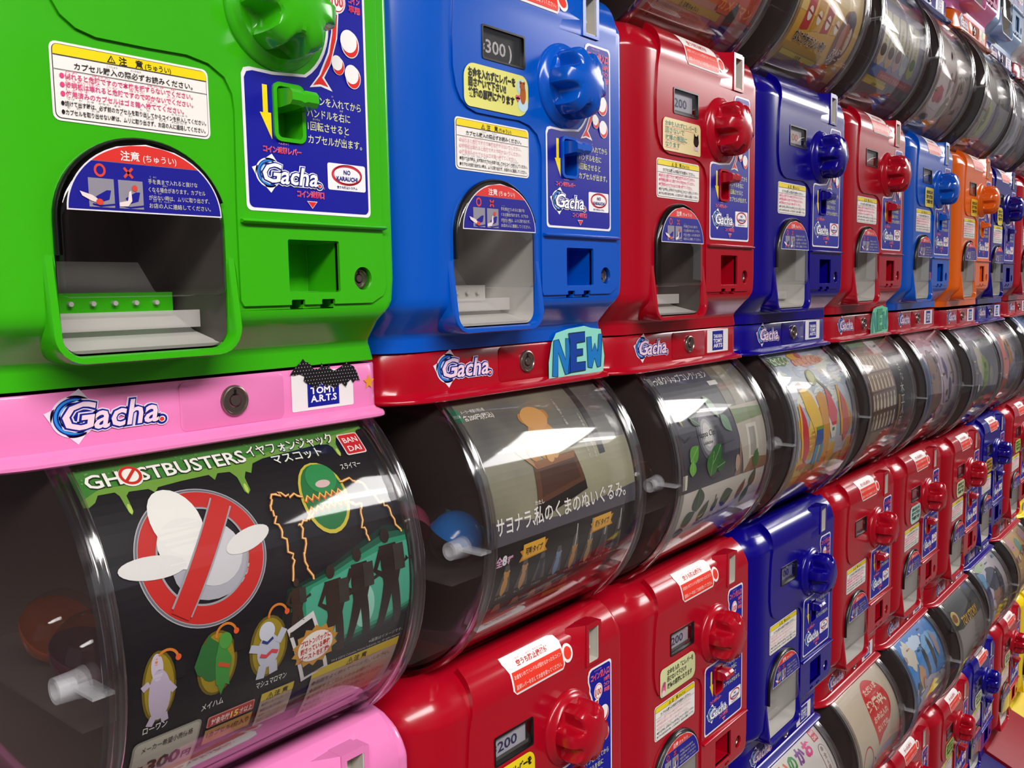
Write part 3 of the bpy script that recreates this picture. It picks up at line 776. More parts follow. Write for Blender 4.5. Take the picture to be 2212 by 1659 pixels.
def caution_block(a, x0, y0, x1, y1, pale='cfb8a4', L=3, lines=4):
    a.rect(x0, y0, x1, y1, pale, L); hh = min(.022, (y1 - y0) * .22)
    a.rect(x0, y1 - hh, x1, y1, 'd0b838', L + 1)
    cx = (x0 + x1) / 2
    a.text(cx, y1 - hh * .86, hh * .78, '⚠注 意', '3a3018', L + 2, al='C', bold=.02)
    n = lines; dy = (y1 - hh - y0) / (n + .6)
    for k in range(n): a.text(x0 + .006, y1 - hh - dy * (k + .9), dy * .62, '●画面をよく読んでからお使いください。'[:19 if k % 2 == 0 else 15], '8a4a40' if k % 3 else '6a564c', L + 2, w=(x1 - x0) * (.9 if k % 2 == 0 else .7))
def poster_ring():
    a = base_poster('17151a', .80)
    # green slime header with drips
    sl = [(0, 0), (0, -.098)]
    x = 0; rr = random.Random(5)
    prof = [(.010, -.100), (.024, -.092), (.034, -.078), (.066, -.078), (.072, -.088), (.076, -.124), (.080, -.131), (.085, -.124), (.084, -.090), (.092, -.082), (.13, -.084), (.14, -.094), (.15, -.084), (.20, -.080), (.262, -.078), (.27, -.092), (.282, -.078), (.31, -.080), (.320, -.096), (.322, -.130), (.328, -.138), (.336, -.130), (.336, -.100), (.345, -.086), (.356, -.092), (.37, -.070), (.40, -.062), (.46, -.058), (.55, -.052), (.580, -.056), (.588, -.066), (.590, -.086), (.595, -.092), (.601, -.086), (.601, -.06), (.612, -.042), (.64, -.034), (.67, -.05), (.68, -.030), (.70, -.026)]
    a.poly(sl + prof + [(.70, 0)], '3f7f34', 1)
    a.poly([(0, -.085), (0, -.098)] + prof[:-1] + [(.70, -.020), (.6, -.035), (.45, -.045), (.36, -.055), (.2, -.066), (.04, -.066)], '6f9a3c', 2)
    for k in range(60): a.ell(rr.uniform(.01, .69), rr.uniform(-.05, -.004), .0022, .0022, '6f9c60', 3, n=6)
    for x, y in ((.080, -.118), (.328, -.124), (.595, -.082)): a.ell(x, y, .004, .011, 'b6cc5c', 3)
    # title
    for b, c, L in ((.05, '26301e', 4), (.018, 'f0efe6', 6)):
        a.text(.020, -.064, .044, 'GH', c, L, w=.068, bold=b); a.text(.124, -.064, .044, 'STBUSTERS', c, L, w=.236, bold=b)
    a.ell(.108, -.050, .024, .024, 'f0efe6', 6); a.ring(.108, -.048, .019, .019, .006, 'c82c24', 7, 24); a.line([(.094, -.062), (.122, -.034)], .006, 'c82c24', 8)
    for b, c, L in ((.06, '2a3a20', 4), (.012, 'f0efe6', 6)):
        a.text(.368, -.053, .032, 'イヤフォンジャック', c, L, w=.232, bold=b); a.text(.418, -.082, .027, 'マスコット', c, L, w=.132, bold=b)
    a.rect(.614, -.096, .674, -.036, 'ead8d4', 5, .006); a.rect(.617, -.093, .671, -.039, 'cc2424', 6, .005)
    a.text(.644, -.063, .021, 'BAN', 'f4ecea', 7, al='C', w=.042, bold=.012); a.text(.644, -.087, .021, 'DAI', 'f4ecea', 7, al='C', w=.038, bold=.012)
    # prohibition ring over a plain pale shape
    cx, cy, R0 = .191, -.237, .134
    a.ring(cx, cy, R0 - .002, R0 - .002, .010, 'b8b8bc', 2, 64); a.ring(cx, cy, R0 - .001, R0 - .001, .004, '6c6c74', 3, 64); a.ring(cx, cy, R0 - .0215, R0 - .0215, .034, 'c02a26', 3, 64); a.ring(cx, cy, R0 - .040, R0 - .040, .004, '9c9ca2', 4, 64)
    a.ell(cx + .012, cy - .022, .082, .066, 'a8a8b0', 3); a.ell(cx + .02, cy - .002, .062, .062, 'c9c8cc', 4); a.ell(cx - .035, cy + .075, .050, .070, 'e9e8e2', 6, rot=12); a.ell(cx - .030, cy + .03, .058, .05, 'e4e3de', 6)
    a.ell(cx - .105, cy + .000, .066, .022, 'dedcd8', 6, rot=-6); a.ell(cx + .100, cy + .008, .054, .021, 'dedcd8', 6, rot=14)
    a.line([(cx - .068, cy - .094), (cx + .068, cy + .094)], .046, '9c9ca2', 7); a.line([(cx - .072, cy - .100), (cx + .072, cy + .100)], .039, 'c02a26', 8)
    # green glowing scene with four standing figures
    for k, c in enumerate(('123026', '1b5a44', '2d8a68', '4ba487')):
        a.poly([(.340 + .02 * k, -.41 + .01 * k), (.36 + .02 * k, -.35 - .004 * k), (.45 + .01 * k, -.335 - .006 * k), (.56, -.30 - .012 * k), (.64, -.275 - .016 * k), (.70, -.285 - .012 * k), (.70, -.49 + .008 * k), (.60, -.515 + .01 * k), (.49, -.525 + .01 * k), (.40, -.47 + .012 * k)], c, 1 + k)
    a.ell(.56, -.44, .03, .05, '8fc8b4', 5); a.ell(.47, -.44, .016, .05, '79b8a2', 5)
    man(a, .378, -.452, .120, '3a2a22', 6, .02); man(a, .476, -.526, .200, '342620', 6, -.03); man(a, .548, -.512, .205, '2e221e', 6); man(a, .640, -.510, .228, '281e1c', 6, -.02, .8)
    # green egg-shaped toy with red bands
    a.ell(.506, -.180, .062, .084, 'c8b83c', 3); a.ell(.506, -.178, .055, .077, '226f3c', 4); a.ell(.514, -.138, .040, .036, '2d8a4c', 5); a.ell(.512, -.151, .020, .009, 'd8b8b4', 6)
    for y in (-.178, -.204): a.line([(.452 + .0085 * k, y + (.006 if k % 2 else -.006)) for k in range(13)], .010, 'd05a2c', 6); a.line([(.452 + .0085 * k, y + (.008 if k % 2 else -.004)) for k in range(13)], .003, 'f0e070', 7)
    def bolt(pts, seed):
        r = random.Random(seed); out = []
        for p, q in zip(pts[:-1], pts[1:]):
            for k in range(6): out.append((p[0] + (q[0] - p[0]) * k / 6 + r.uniform(-.006, .006), p[1] + (q[1] - p[1]) * k / 6 + r.uniform(-.006, .006)))
        out.append(pts[-1])
        a.line(out, .0065, 'b4601e', 7); a.line(out, .0028, 'f4d890', 8)
    bolt([(.452, -.170), (.405, -.155), (.380, -.150), (.362, -.185), (.368, -.235), (.385, -.29), (.372, -.335)], 1)
    bolt([(.456, -.215), (.415, -.225), (.425, -.262), (.405, -.305), (.425, -.345)], 2)
    bolt([(.560, -.205), (.590, -.215), (.578, -.262), (.590, -.30)], 3)
    bolt([(.560, -.150), (.605, -.160), (.635, -.205), (.660, -.235), (.688, -.300)], 4)
    a.text(.578, -.128, .017, 'スライマー', 'e4e2da', 6, w=.058, bold=.01)
    # three small figures with yellow glow
    for gx, gy, ga, gb in ((.070, -.455, .034, .070), (.190, -.450, .044, .066), (.308, -.455, .046, .066)): a.ell(gx, gy, ga, gb, '6a5a18', 2); a.ell(gx, gy, ga * .86, gb * .92, '9a8420', 3)
    a.ell(.070, -.470, .022, .050, 'b7a9bd', 5); a.ell(.066, -.415, .012, .026, 'c4b8c8', 5); a.line([(.05, -.44), (.036, -.448)], .012, 'b7a9bd', 5); a.line([(.085, -.45), (.10, -.47)], .012, 'b7a9bd', 5); a.line([(.060, -.51), (.052, -.528)], .014, 'b7a9bd', 5); a.line([(.080, -.51), (.084, -.528)], .014, 'b7a9bd', 5)
    blob(a, .172, -.440, .026, .046, '2e6a34', 5, 11); blob(a, .200, -.460, .020, .050, '3f8a3c', 6, 12); a.line([(.19, -.45), (.215, -.462)], .008, 'c0502c', 7); a.ell(.207, -.408, .014, .016, '4d963f', 7)
    a.ell(.306, -.462, .027, .036, 'b9bccb', 5); a.ell(.302, -.420, .019, .020, 'c9ccd6', 6); a.line([(.282, -.452), (.262, -.444)], .016, 'b9bccb', 6); a.line([(.328, -.45), (.344, -.425)], .016, 'b9bccb', 6); a.line([(.286, -.466), (.300, -.472), (.314, -.464), (.328, -.470)], .008, 'd0444c', 7); a.line([(.294, -.49), (.290, -.520)], .020, 'b9bccb', 5); a.line([(.318, -.49), (.322, -.516)], .020, 'b9bccb', 5); a.line([(.290, -.437), (.302, -.444), (.316, -.436)], .006, '2c3a78', 7)
    for x, y in ((.108, -.420), (.232, -.408), (.352, -.404)): a.rect(x - .006, y - .03, x + .014, y + .006, '1b191c', 5); a.ell(x, y + .012, .006, .006, 'e05a2c', 6); a.ring(x - .022, y + .010, .022, .022, .005, 'd07a2c', 5, 12, 0, 180)
    a.text(.041, -.541, .018, 'ローワン', 'e4e2da', 6, w=.048, bold=.01); a.text(.160, -.541, .018, 'メイハム', 'e4e2da', 6, w=.048, bold=.01); a.text(.283, -.541, .018, 'マシュマロマン', 'e4e2da', 6, w=.074, bold=.01)
    # phone-shaped inset with burst text
    a.poly([(.350, -.432), (.418, -.410), (.470, -.556), (.402, -.572)], 'd8d4d4', 6); a.poly([(.362, -.440), (.414, -.424), (.458, -.552), (.408, -.562)], '1c1a1c', 7)
    bp = []
    for k in range(28):
        t = 2 * math.pi * k / 28; r = 1.0 if k % 2 else .82
        bp.append((.425 + .062 * r * math.cos(t), -.490 + .048 * r * math.sin(t)))
    a.poly(bp, 'c08a34', 8); a.ell(.425, -.490, .046, .034, 'ece4dc', 9)
    for st, y in (('プロトンパックに', -.480), ('刺さっている最強', -.497), ('ゴーストを捕獲!', -.514)): a.text(.425, y, .015, st, 'c0342c', 10, al='C', w=.078, bold=.03, rot=4)
    a.text(.585, -.540, .010, '※画像はイメージです。', 'b8b4b0', 6, w=.105); a.text(.478, -.552, .009, 'TM & ©2016 Columbia Pictures Industries, Inc. All rights reserved.', 'b8b4b0', 6, w=.208)
    # price and notices
    a.rect(.026, -.705, .166, -.558, '9a9a8c', 5, .012); a.rect(.030, -.700, .162, -.562, 'b9b7a8', 6, .010)
    a.text(.044, -.586, .016, 'メーカー希望小売価格', '3a3c30', 7, w=.105, bold=.01); a.text(.036, -.640, .022, '各', '26281e', 7, bold=.03); a.text(.062, -.648, .046, '300', '26281e', 7, w=.070, bold=.035); a.text(.136, -.646, .022, '円', '26281e', 7, bold=.03); a.text(.06, -.672, .012, '(税込)', '3a3c30', 7)
    a.rect(.180, -.594, .287, -.566, 'd89a90', 5, .004); a.rect(.182, -.592, .285, -.568, 'b63a34', 6, .004); a.text(.188, -.588, .018, '対象年齢', 'f0dcd4', 7, w=.042, bold=.02); a.text(.232, -.589, .022, '15', 'f4e060', 7, bold=.03); a.text(.252, -.588, .016, '才以上', 'f0dcd4', 7, w=.030, bold=.02)
    a.rect(.180, -.640, .288, -.600, 'b58c3e', 5); a.text(.186, -.622, .017, '1カプセル1個入り', '3a2c14', 6, w=.096, bold=.02)
    caution_block(a, .302, -.652, .383, -.562, 'b3a092', 5, 4); caution_block(a, .430, -.700, .684, -.556, 'b3a092', 5, 5)
    return a
def poster_bear():
    a = base_poster('6c6a60', .80)
    noisy = pm('ink_wall_print', '4c4a4c', rough=.4, spec=.35, noise=('7d7a68', 9)); flo = pm('ink_floor_print', '6a685a', rough=.4, spec=.35, noise=('a3a084', 7))
    a.rect(0, -.215, PW, 0, noisy, 1); a.rect(0, -.430, PW, -.215, flo, 1); a.rect(0, -.80, PW, -.430, '15120f', 1)
    a.poly([(0, -.43), (PW, -.43), (PW, -.37), (.30, -.40), (0, -.36)], '55525a', 2)
    a.line([(.546, -.01), (.552, -.255)], .030, '2b292a', 3)
    a.rect(.0, -.078, .030, -.034, '1f8a5c', 3); a.text(.015, -.064, .014, 'EPOCH', 'd8e4dc', 4, al='C', w=.026, bold=.03)
    a.text(.038, -.052, .013, 'メーカー希望小売価格', 'd8d4cc', 4, w=.095, bold=.012); a.text(.034, -.076, .020, '各200円(税込)', 'e4e0d8', 4, w=.120, bold=.02)
    # plush toy lying in a cardboard box (a plain bear-shaped toy)
    a.ell(.306, -.175, .062, .066, 'c08a4a', 3); a.ell(.306, -.105, .056, .040, 'c99455', 4); a.ell(.256, -.100, .015, .018, 'b07a40', 3); a.ell(.360, -.098, .015, .018, 'b07a40', 3); a.ell(.235, -.196, .026, .036, 'b98444', 4); a.ell(.300, -.222, .018, .022, 'cfa066', 6); a.ell(.325, -.214, .018, .022, 'cfa066', 6)
    a.poly([(.215, -.232), (.414, -.226), (.436, -.318), (.200, -.352)], '5a3a26', 5); a.poly([(.215, -.232), (.414, -.226), (.408, -.246), (.226, -.254)], '8a5c38', 6); a.poly([(.236, -.262), (.400, -.252), (.416, -.306), (.226, -.332)], '482c1e', 6)
    a.poly([(.200, -.352), (.436, -.318), (.440, -.345), (.19, -.395)], '211d1c', 4); a.poly([(.150, -.175), (.22, -.235), (.226, -.254), (.165, -.20)], 'b08050', 6)
    for i, (x, y, st) in enumerate(((.437, -.052, 'これは段ボール箱'), (.512, -.115, 'くまのぬいぐるみの'), (.484, -.185, 'おはなしです'), (.515, -.205, 'さようなら…'))): a.vtext(x, y, .012, st, 'd4d0c8', 4)
    a.text(.017, -.398, .054, 'サヨナラ、', 'efece6', 5, w=.165, bold=.012); a.text(.178, -.398, .054, '私のくまのぬいぐるみ。', 'efece6', 5, w=.462, bold=.012); a.text(.188, -.348, .014, 'わたし', 'efece6', 5, bold=.012)
    a.text(.017, -.484, .030, '全', 'd9a9c4', 5, bold=.03); a.text(.045, -.484, .036, '8', 'e4e0e8', 5, bold=.05); a.text(.066, -.484, .024, '種', 'd9a9c4', 5, bold=.03)
    for x0, x1, y, st in ((.118, .242, -.472, '可動タイプ'), (.452, .574, -.466, '根付タイプ')):
        a.poly([(x0, y - .022), (x0 + .012, y - .004), (x0, y + .010), (x0 + .02, y + .012), (x1 - .02, y + .018), (x1, y + .020), (x1 - .012, y), (x1, y - .014)], 'c88a20', 5); a.poly([(x0 + .014, y - .016), (x1 - .014, y - .012), (x1 - .014, y + .028), (x0 + .014, y + .026)], 'e3ab34', 6); a.text(x0 + .024, y - .004, .022, st, '4a3210', 7, w=x1 - x0 - .048, bold=.03)
    cols = ('c08a40', 'b5875c', '26262c', '7088a8', 'b5803c', 'a98858', '3c3c44', '26262a')
    for i in range(8):
        x = .072 + .078 * i; y = -.56
        a.poly([(x - .008, -.470 - (.0 if i > 3 else .02)), (x + .008, -.470 - (.0 if i > 3 else .02)), (x + .030, y - .018), (x - .026, y - .018)], '57504c', 3)
        a.ell(x, y + .006, .012, .030, cols[i], 5); a.ell(x, y + .040, .011, .012, cols[i], 5); a.ell(x - .009, y + .05, .0042, .0048, cols[i], 5); a.ell(x + .009, y + .05, .0042, .0048, cols[i], 5)
        if i > 3: a.line([(x, y + .05), (x + .002, -.44)], .005, 'b9b6ae', 4)
        a.text(x - .022, -.592, .010, ('おすわり', 'ねころび', 'たちあがり', 'まえかがみ', 'はちみつ', 'おひるね', 'くろくま', 'つきのわ')[i], 'b4aca0', 5, w=.042)
        if i < 5: a.poly([(x - .018, -.640), (x + .022, -.636), (x + .010, -.612), (x - .010, -.614)], '8a5c40', 4)
    a.rect(.30, -.672, .42, -.652, '8c7a1c', 3); a.text(.19, -.668, .018, '●全8種 ●対象年齢15才以上', '8c7c6c', 3, w=.10)
    a.rect(.02, -.775, .62, -.70, '5a3c34', 3); a.rect(.05, -.775, .60, -.745, 'b9b2a8', 4)
    for k in range(10): a.rect(.11 + .03 * k, -.770, .128 + .03 * k, -.757, '8a827a', 5)
    return a
def leaf(a, cx, cy, ln, wd, col, L, rot=0, rib='c8c6bc'):
    c, q = math.cos(math.radians(rot)), math.sin(math.radians(rot))
    P = lambda x, y: (cx + x * c - y * q, cy + x * q + y * c)
    n = 9
    up = [P(-ln / 2 + ln * k / n, wd / 2 * math.sin(math.pi * (k / n) ** .8)) for k in range(n + 1)]
    dn = [P(-ln / 2 + ln * k / n, -wd / 2 * math.sin(math.pi * (k / n) ** .8)) for k in range(n, -1, -1)]
    a.poly(up + dn[1:-1], col, L)
    if rib: a.line([P(-ln / 2, 0), P(ln * .42, 0)], .0022, rib, L + 1)
def poster_leaf():
    a = base_poster('cfc9be', .80)
    dk = pm('ink_slate_print', '3a3b45', rough=.4, spec=.35, noise=('55565f', 6))
    a.rect(0, -.472, .70, 0, dk, 1)
    a.text(.012, -.064, .040, '葉っぱクリップコレクション', 'e2e0da', 3, w=.424, bold=.006)
    a.rect(.45, -.205, .70, 0, '6f695c', 2); a.rect(.52, -.205, .60, 0, '8f8a76', 3); a.rect(.40, -.105, .47, -.085, 'd8d6d0', 3)
    for k in range(4): a.ell(.226, -.285, .070 - .013 * k, .092 - .016 * k, ('5c5d66', '85868c', 'b2b2b4', 'd6d4d0')[k], 3 + k)
    a.text(.152, -.290, .030, 'Happa Clip', '23232a', 8, w=.128, shear=.3); a.text(.186, -.318, .018, 'collection', '23232a', 8, w=.066, shear=.3)
    for x, y, l, w, r, c in ((.105, -.338, .085, .060, 35, '58983a'), (.085, -.385, .060, .050, 80, '6fae48'), (.232, -.388, .100, .085, 70, '3a7434'), (.272, -.36, .10, .07, 40, '2f6830'), (.32, -.19, .11, .045, -60, '7a9a7c'), (.385, -.262, .09, .055, -50, '6f9276'), (.055, -.20, .08, .022, -70, 'b8a468'), (.16, -.23, .07, .03, -30, '4a5c4c'), (.30, -.405, .07, .05, 10, '2b5c30')): leaf(a, x, y, l, w, c, 9, r, '9cc08c')
    for p in (((.02, -.26), (.06, -.29), (.10, -.275)), ((.30, -.335), (.38, -.33), (.42, -.33)), ((.2, -.42), (.24, -.45), (.30, -.44))): a.line(p, .004, '2a2b33', 8)
    # room photograph along the right edge
    a.poly([(.452, -.205), (.70, -.205), (.70, -.470), (.500, -.470), (.475, -.36)], 'b9b0a0', 4); a.poly([(.455, -.215), (.70, -.225), (.70, -.265), (.465, -.275)], '7d8f62', 5); a.rect(.535, -.42, .625, -.285, 'd6d0c2', 5); a.rect(.555, -.41, .605, -.30, '9f9c92', 6); a.poly([(.498, -.47), (.70, -.47), (.70, -.43), (.56, -.415)], '8a5f3c', 6); blob(a, .60, -.425, .028, .035, '4a7038', 8, 4); a.poly([(.42, -.47), (.455, -.40), (.468, -.33), (.478, -.36), (.47, -.47)], '8c6c58', 5); a.ell(.44, -.42, .018, .032, 'b89c88', 6)
    a.rect(.020, -.458, .052, -.405, 'd8d0c0', 3)
    for x, y, l, w, r in ((.160, -.515, .10, .085, 100), (.228, -.575, .095, .055, 65), (.395, -.548, .095, .080, 20), (.512, -.540, .095, .042, 60), (.598, -.507, .080, .055, 70), (.122, -.585, .085, .07, 30), (.094, -.640, .075, .045, 0), (.566, -.568, .085, .050, 70), (.31, -.565, .06, .035, 70)): leaf(a, x, y, l, w, '2f4a34', 3, r, '7a8c74')
    a.line([(.30, -.52), (.315, -.595)], .006, '5c3c2c', 3); a.text(.19, -.632, .022, 'happa clip collection', '6a5244', 3, w=.27, shear=.3, bold=.01, rot=4)
    a.text(.64, -.50, .012, '|', '4a4a44', 3)
    return a
def poster_fruit():
    a = base_poster('bcc4cc', .80)
    a.rect(0, -.80, PW, -.55, 'a8843c', 1)
    rr = random.Random(2)
    for k in range(40): blob(a, rr.uniform(.02, .68), rr.uniform(-.30, -.05), .05, .035, rr.choice(('c8d0dc', 'dfe3e8', 'e8ead8', 'aebccc')), 1, k)
    for k in range(22): blob(a, rr.uniform(.02, .68), rr.uniform(-.62, -.28), .05, .06, rr.choice(('d8a02c', 'e4b43c', 'c88c2c', 'e6c45c')), 2, 60 + k)
    blob(a, .11, -.050, .12, .030, '5c8a58', 3, 7); 
    for k in range(5): a.ring(.03 + .042 * k, -.052, .015, .017, .007, 'dfe6d0', 4, 16, 20 * k, 300 + 10 * k)
    blob(a, .42, -.07, .20, .030, 'e0a884', 3, 8)
    for k in range(6): a.ring(.27 + .055 * k, -.072, .017, .018, .007, 'd86a50', 4, 16, 30 * k, 280 + 20 * k)
    a.ell(.31, -.035, .06, .022, 'e0ac3c', 4); a.ell(.36, -.035, .03, .018, 'c85a4c', 5)
    # bananas, melon slices and a ladle
    a.poly([(.13, -.18), (.17, -.17), (.25, -.24), (.31, -.36), (.33, -.50), (.30, -.58), (.27, -.50), (.22, -.40), (.15, -.30)], 'ecc02c', 5); a.poly([(.13, -.18), (.17, -.17), (.19, -.20), (.14, -.21)], '9c5a38', 6)
    a.poly([(.29, -.25), (.36, -.23), (.40, -.34), (.41, -.50), (.37, -.62), (.30, -.60), (.33, -.45)], 'd8982c', 5)
    a.rect(.24, -.47, .32, -.40, '1c50a0', 7); a.rect(.24, -.56, .28, -.47, '3a90c4', 7); a.rect(.30, -.56, .335, -.47, '3a90c4', 7); a.rect(.24, -.40, .32, -.385, '7a9a34', 8)
    a.poly([(.42, -.20), (.50, -.34), (.48, -.40), (.43, -.40), (.39, -.35)], 'd84850', 7); a.poly([(.39, -.35), (.43, -.40), (.48, -.40), (.475, -.455), (.43, -.46), (.405, -.42)], 'e8e4dc', 6); a.rect(.43, -.425, .455, -.41, '5a8c3c', 8)
    a.poly([(.09, -.26), (.13, -.34), (.17, -.48), (.15, -.54), (.10, -.50), (.07, -.40)], 'cc3a40', 7); a.line([(.075, -.27), (.07, -.40), (.10, -.51)], .018, 'ecb84c', 8)
    a.poly([(.58, -.24), (.62, -.30), (.66, -.44), (.60, -.50), (.55, -.42)], 'd8685c', 6); a.line([(.57, -.22), (.54, -.33), (.56, -.46)], .024, 'ecb030', 7)
    a.ell(.33, -.16, .050, .040, '8a8c44', 6, rot=20); a.ell(.33, -.155, .038, .028, 'b8bc74', 7, rot=20); a.line([(.37, -.175), (.44, -.23), (.47, -.27)], .016, '6c745c', 7)
    a.rect(.08, -.56, .17, -.535, 'd8603c', 8)
    return a
def poster_dolls():
    a = base_poster('8a6c54', .80)
    a.rect(0, -.05, PW, 0, '6f9470', 1); a.rect(.30, -.10, .70, -.03, 'a0585c', 1); a.rect(.44, -.62, PW, -.12, '1d1916', 1); a.rect(.33, -.11, .48, -.02, 'd8d4d0', 2); a.text(.35, -.07, .02, '各200円', '4a4642', 3, w=.11)
    for r_ in range(4):
        y = -.20 - .105 * r_
        a.rect(.03, y - .012, .44, y + .09, ('a88c74', '8c6c52', '6a4c36', '5a3c2a')[r_], 2); a.rect(.03, y - .014, .44, y - .006, '4a3424', 3)
        for k in range(7):
            x = .062 + .056 * k
            a.poly([(x - .015, y), (x + .015, y), (x + .013, y + .04), (x + .006, y + .058), (x - .006, y + .058), (x - .013, y + .04)], 'cdbfa0', 4); a.ell(x, y + .070, .009, .012, 'd8ccb0', 4, n=12)
    a.vtext(.58, -.13, .055, '小さな', 'd9d4cc', 3); a.vtext(.545, -.30, .062, '木工人形', 'e8e4dc', 3, bold=.01); a.rect(.47, -.56, .50, -.36, 'a08440', 3)
    blob(a, .62, -.66, .07, .06, '8c3a34', 3, 4); blob(a, .56, -.63, .08, .04, '9a8c3c', 3, 6); blob(a, .68, -.60, .03, .05, 'c8bcc4', 3, 9); a.rect(0, -.80, PW, -.70, 'a87850', 2)
    return a
def poster_generic(bg, top, items, ln=.80, seed=0, cb=True, cbc='b9aca0'):
    a = base_poster(bg, ln); r = random.Random(seed)
    if top: a.rect(0, -.12, PW, 0, top, 1)
    for k, (x, y, rx, ry, c) in enumerate(items): blob(a, x, y, rx, ry, c, 2 + k, seed + k, j=.2, n=22)
    cols = [q[4] for q in items]
    for k in range(26):
        x, y = r.uniform(.03, .62), r.uniform(-ln + .18, -.06); w = r.uniform(.02, .07)
        if k % 3: a.poly([(x, y), (x + w, y + r.uniform(-.008, .008)), (x + w, y + .010), (x, y + .012)], r.choice(cols + ['e0dcd8', '3a3634']), 12)
        else: blob(a, x, y, w * .35, w * .45, r.choice(cols + ['e0dcd8']), 12, 90 + k)
    if cb:
        caution_block(a, .03, -ln + .02, .42, -ln + .14, cbc, 3, 4)
        for k in range(3):
            for j in range(2): a.rect(.45 + .075 * k, -ln + .03 + .055 * j, .515 + .075 * k, -ln + .075 + .055 * j, ('6c5c5c', '8a7a74', '544a50')[(k + j) % 3], 3)
    return a
def poster_orange():
    a = base_poster('a8604a', .90)
    a.rect(.0, -.70, .70, -.0, 'd0662c', 1); a.rect(.42, -.72, .70, -.62, 'c8481c', 2); a.text(.43, -.705, .05, 'カメラマン', 'e88c2c', 3, w=.25, bold=.03)
    a.rect(.06, -.835, .44, -.70, 'b98274', 2); a.rect(.13, -.756, .48, -.726, 'b8922c', 3); a.text(.20, -.751, .02, '⚠ 注意(ちゅうい)', '3a2c1c', 4, w=.13, bold=.02)
    for k in range(4): a.text(.075, -.776 - .018 * k, .012, '●小さな部品があります。口に入れないで下さい。', '5a3430', 3, w=.30)
    blob(a, .55, -.755, .03, .09, '2c2018', 4, 5); a.rect(.46, -.80, .58, -.775, '4a2420', 4); a.rect(.50, -.84, .60, -.80, '9c4c44', 4); a.rect(.60, -.86, .68, -.82, 'a89a92', 4)
    a.rect(.56, -.80, .69, -.72, 'b48a78', 3); a.rect(.66, -.64, .69, -.56, 'c02818', 3)
    return a
def poster_yellow():
    a = base_poster('dca838', .90)
    a.rect(0, -.57, PW, -.0, 'e8c46c', 1)
    for k, c in enumerate(('c03028', 'd89c34', 'b83428', 'dcae50')):
        x = .10 + .10 * k; a.poly([(x, -.645 + .012 * k), (x + .075, -.630 + .01 * k), (x + .085, -.50), (x + .01, -.50)], c, 2); a.ell(x + .042, -.57, .022, .03, 'f0e6d8', 3); a.line([(x + .02, -.56), (x + .065, -.57)], .008, '9c2c24', 4)
    a.ell(.555, -.60, .085, .125, '7a3c24', 4, rot=-8); a.ell(.585, -.52, .05, .05, '4c3a54', 5); a.ell(.55, -.60, .05, .07, 'b06a4c', 6); a.ell(.60, -.60, .02, .06, 'd8c0a8', 6)
    a.text(.545, -.670, .035, '大人気', 'e8dcd0', 7, al='C', w=.09, bold=.03); a.text(.56, -.705, .04, 'シリーズ', 'e8dcd0', 7, al='C', w=.13, bold=.03)
    for b, c, L in ((.07, 'e8dcc0', 6), (.025, '1c1814', 7)): a.text(.085, -.686, .05, 'なにがオカシいぞ!?', c, L, w=.33, bold=b)
    a.rect(.05, -.73, .44, -.70, 'b89028', 3); a.rect(.05, -.80, .44, -.73, '98803c', 3); a.rect(.05, -.90, .70, -.80, '8a6c40', 2); caution_block(a, .06, -.84, .42, -.735, '927640', 4, 4)
    a.ell(.52, -.80, .10, .06, 'b8642c', 3); a.rect(.5, -.735, .56, -.715, '3c2820', 5)
    return a
def poster_strips():
    a = base_poster('bcb49c', .90)
    a.rect(0, -.64, PW, -.30, '8c88a4', 1)
    for k in range(5):
        x = .05 + .118 * k
        a.rect(x, -.60, x + .10, -.36, 'c9c49c', 2, .01); a.vtext(x + .05, -.40, .03, 'ぷかぷか', '6c6a4c', 3)
        a.ell(x + .05, -.565, .048, .055, ('c8b08c', 'b89878', 'b49090', 'a8b0ac', 'a4b068')[k], 3); a.ell(x + .05, -.545, .038, .030, ('4c3830', '4c3028', '6c3c44', '8c98a4', '4c6c34')[k], 4)
    a.rect(0, -.675, .25, -.62, '2a4a8c', 4); a.rect(.17, -.675, .70, -.635, 'a83c40', 5); a.text(.20, -.668, .026, '大切なおくりものセット', 'd89a90', 6, w=.42, bold=.02)
    a.rect(0, -.90, PW, -.675, '6c5a5c', 2); a.rect(.03, -.695, .34, -.678, 'b8a83c', 3); caution_block(a, .03, -.84, .36, -.695, '7a6468', 3, 6)
    for k in range(3):
        for j in range(3): a.rect(.40 + .09 * k, -.76 + .032 - .06 * j, .48 + .09 * k, -.70 + .02 - .06 * j, ('3c3444', '5a4858', '2c2834')[(k + j) % 3], 3)
    return a
def poster_preparing():
    a = base_poster('cdbfa8', .80)
    p = []
    for k in range(48):
        t = 2 * math.pi * k / 48; r = 1 + .07 * math.cos(3 * t + .4)
        p.append((.440 + .158 * r * math.cos(t), -.205 + .150 * r * math.sin(t)))
    a.poly(p, 'd2201e', 1); a.poly([(.30, -.29), (.335, -.40), (.44, -.34)], 'd2201e', 1)
    a.text(.44, -.120, .040, 'ただいま', 'ead8bc', 2, al='C', w=.185, bold=.03); a.text(.46, -.142, .010, 'じゅんびちゅう', 'ead8bc', 2, al='C'); a.text(.435, -.210, .068, '準備中、', 'ead8bc', 2, al='C', w=.27, bold=.05)
    a.text(.435, -.270, .042, 'お金は入れ', 'ead8bc', 2, al='C', w=.225, bold=.02); a.text(.435, -.326, .042, 'ないでね。', 'ead8bc', 2, al='C', w=.19, bold=.02)
    a.ring(.16, -.47, .085, .13, .010, 'c03830', 1); a.line([(.10, -.56), (.15, -.47), (.2, -.56)], .008, 'c03830', 1); a.line([(.27, -.44), (.29, -.46)], .010, '8a2c24', 1)
    return a
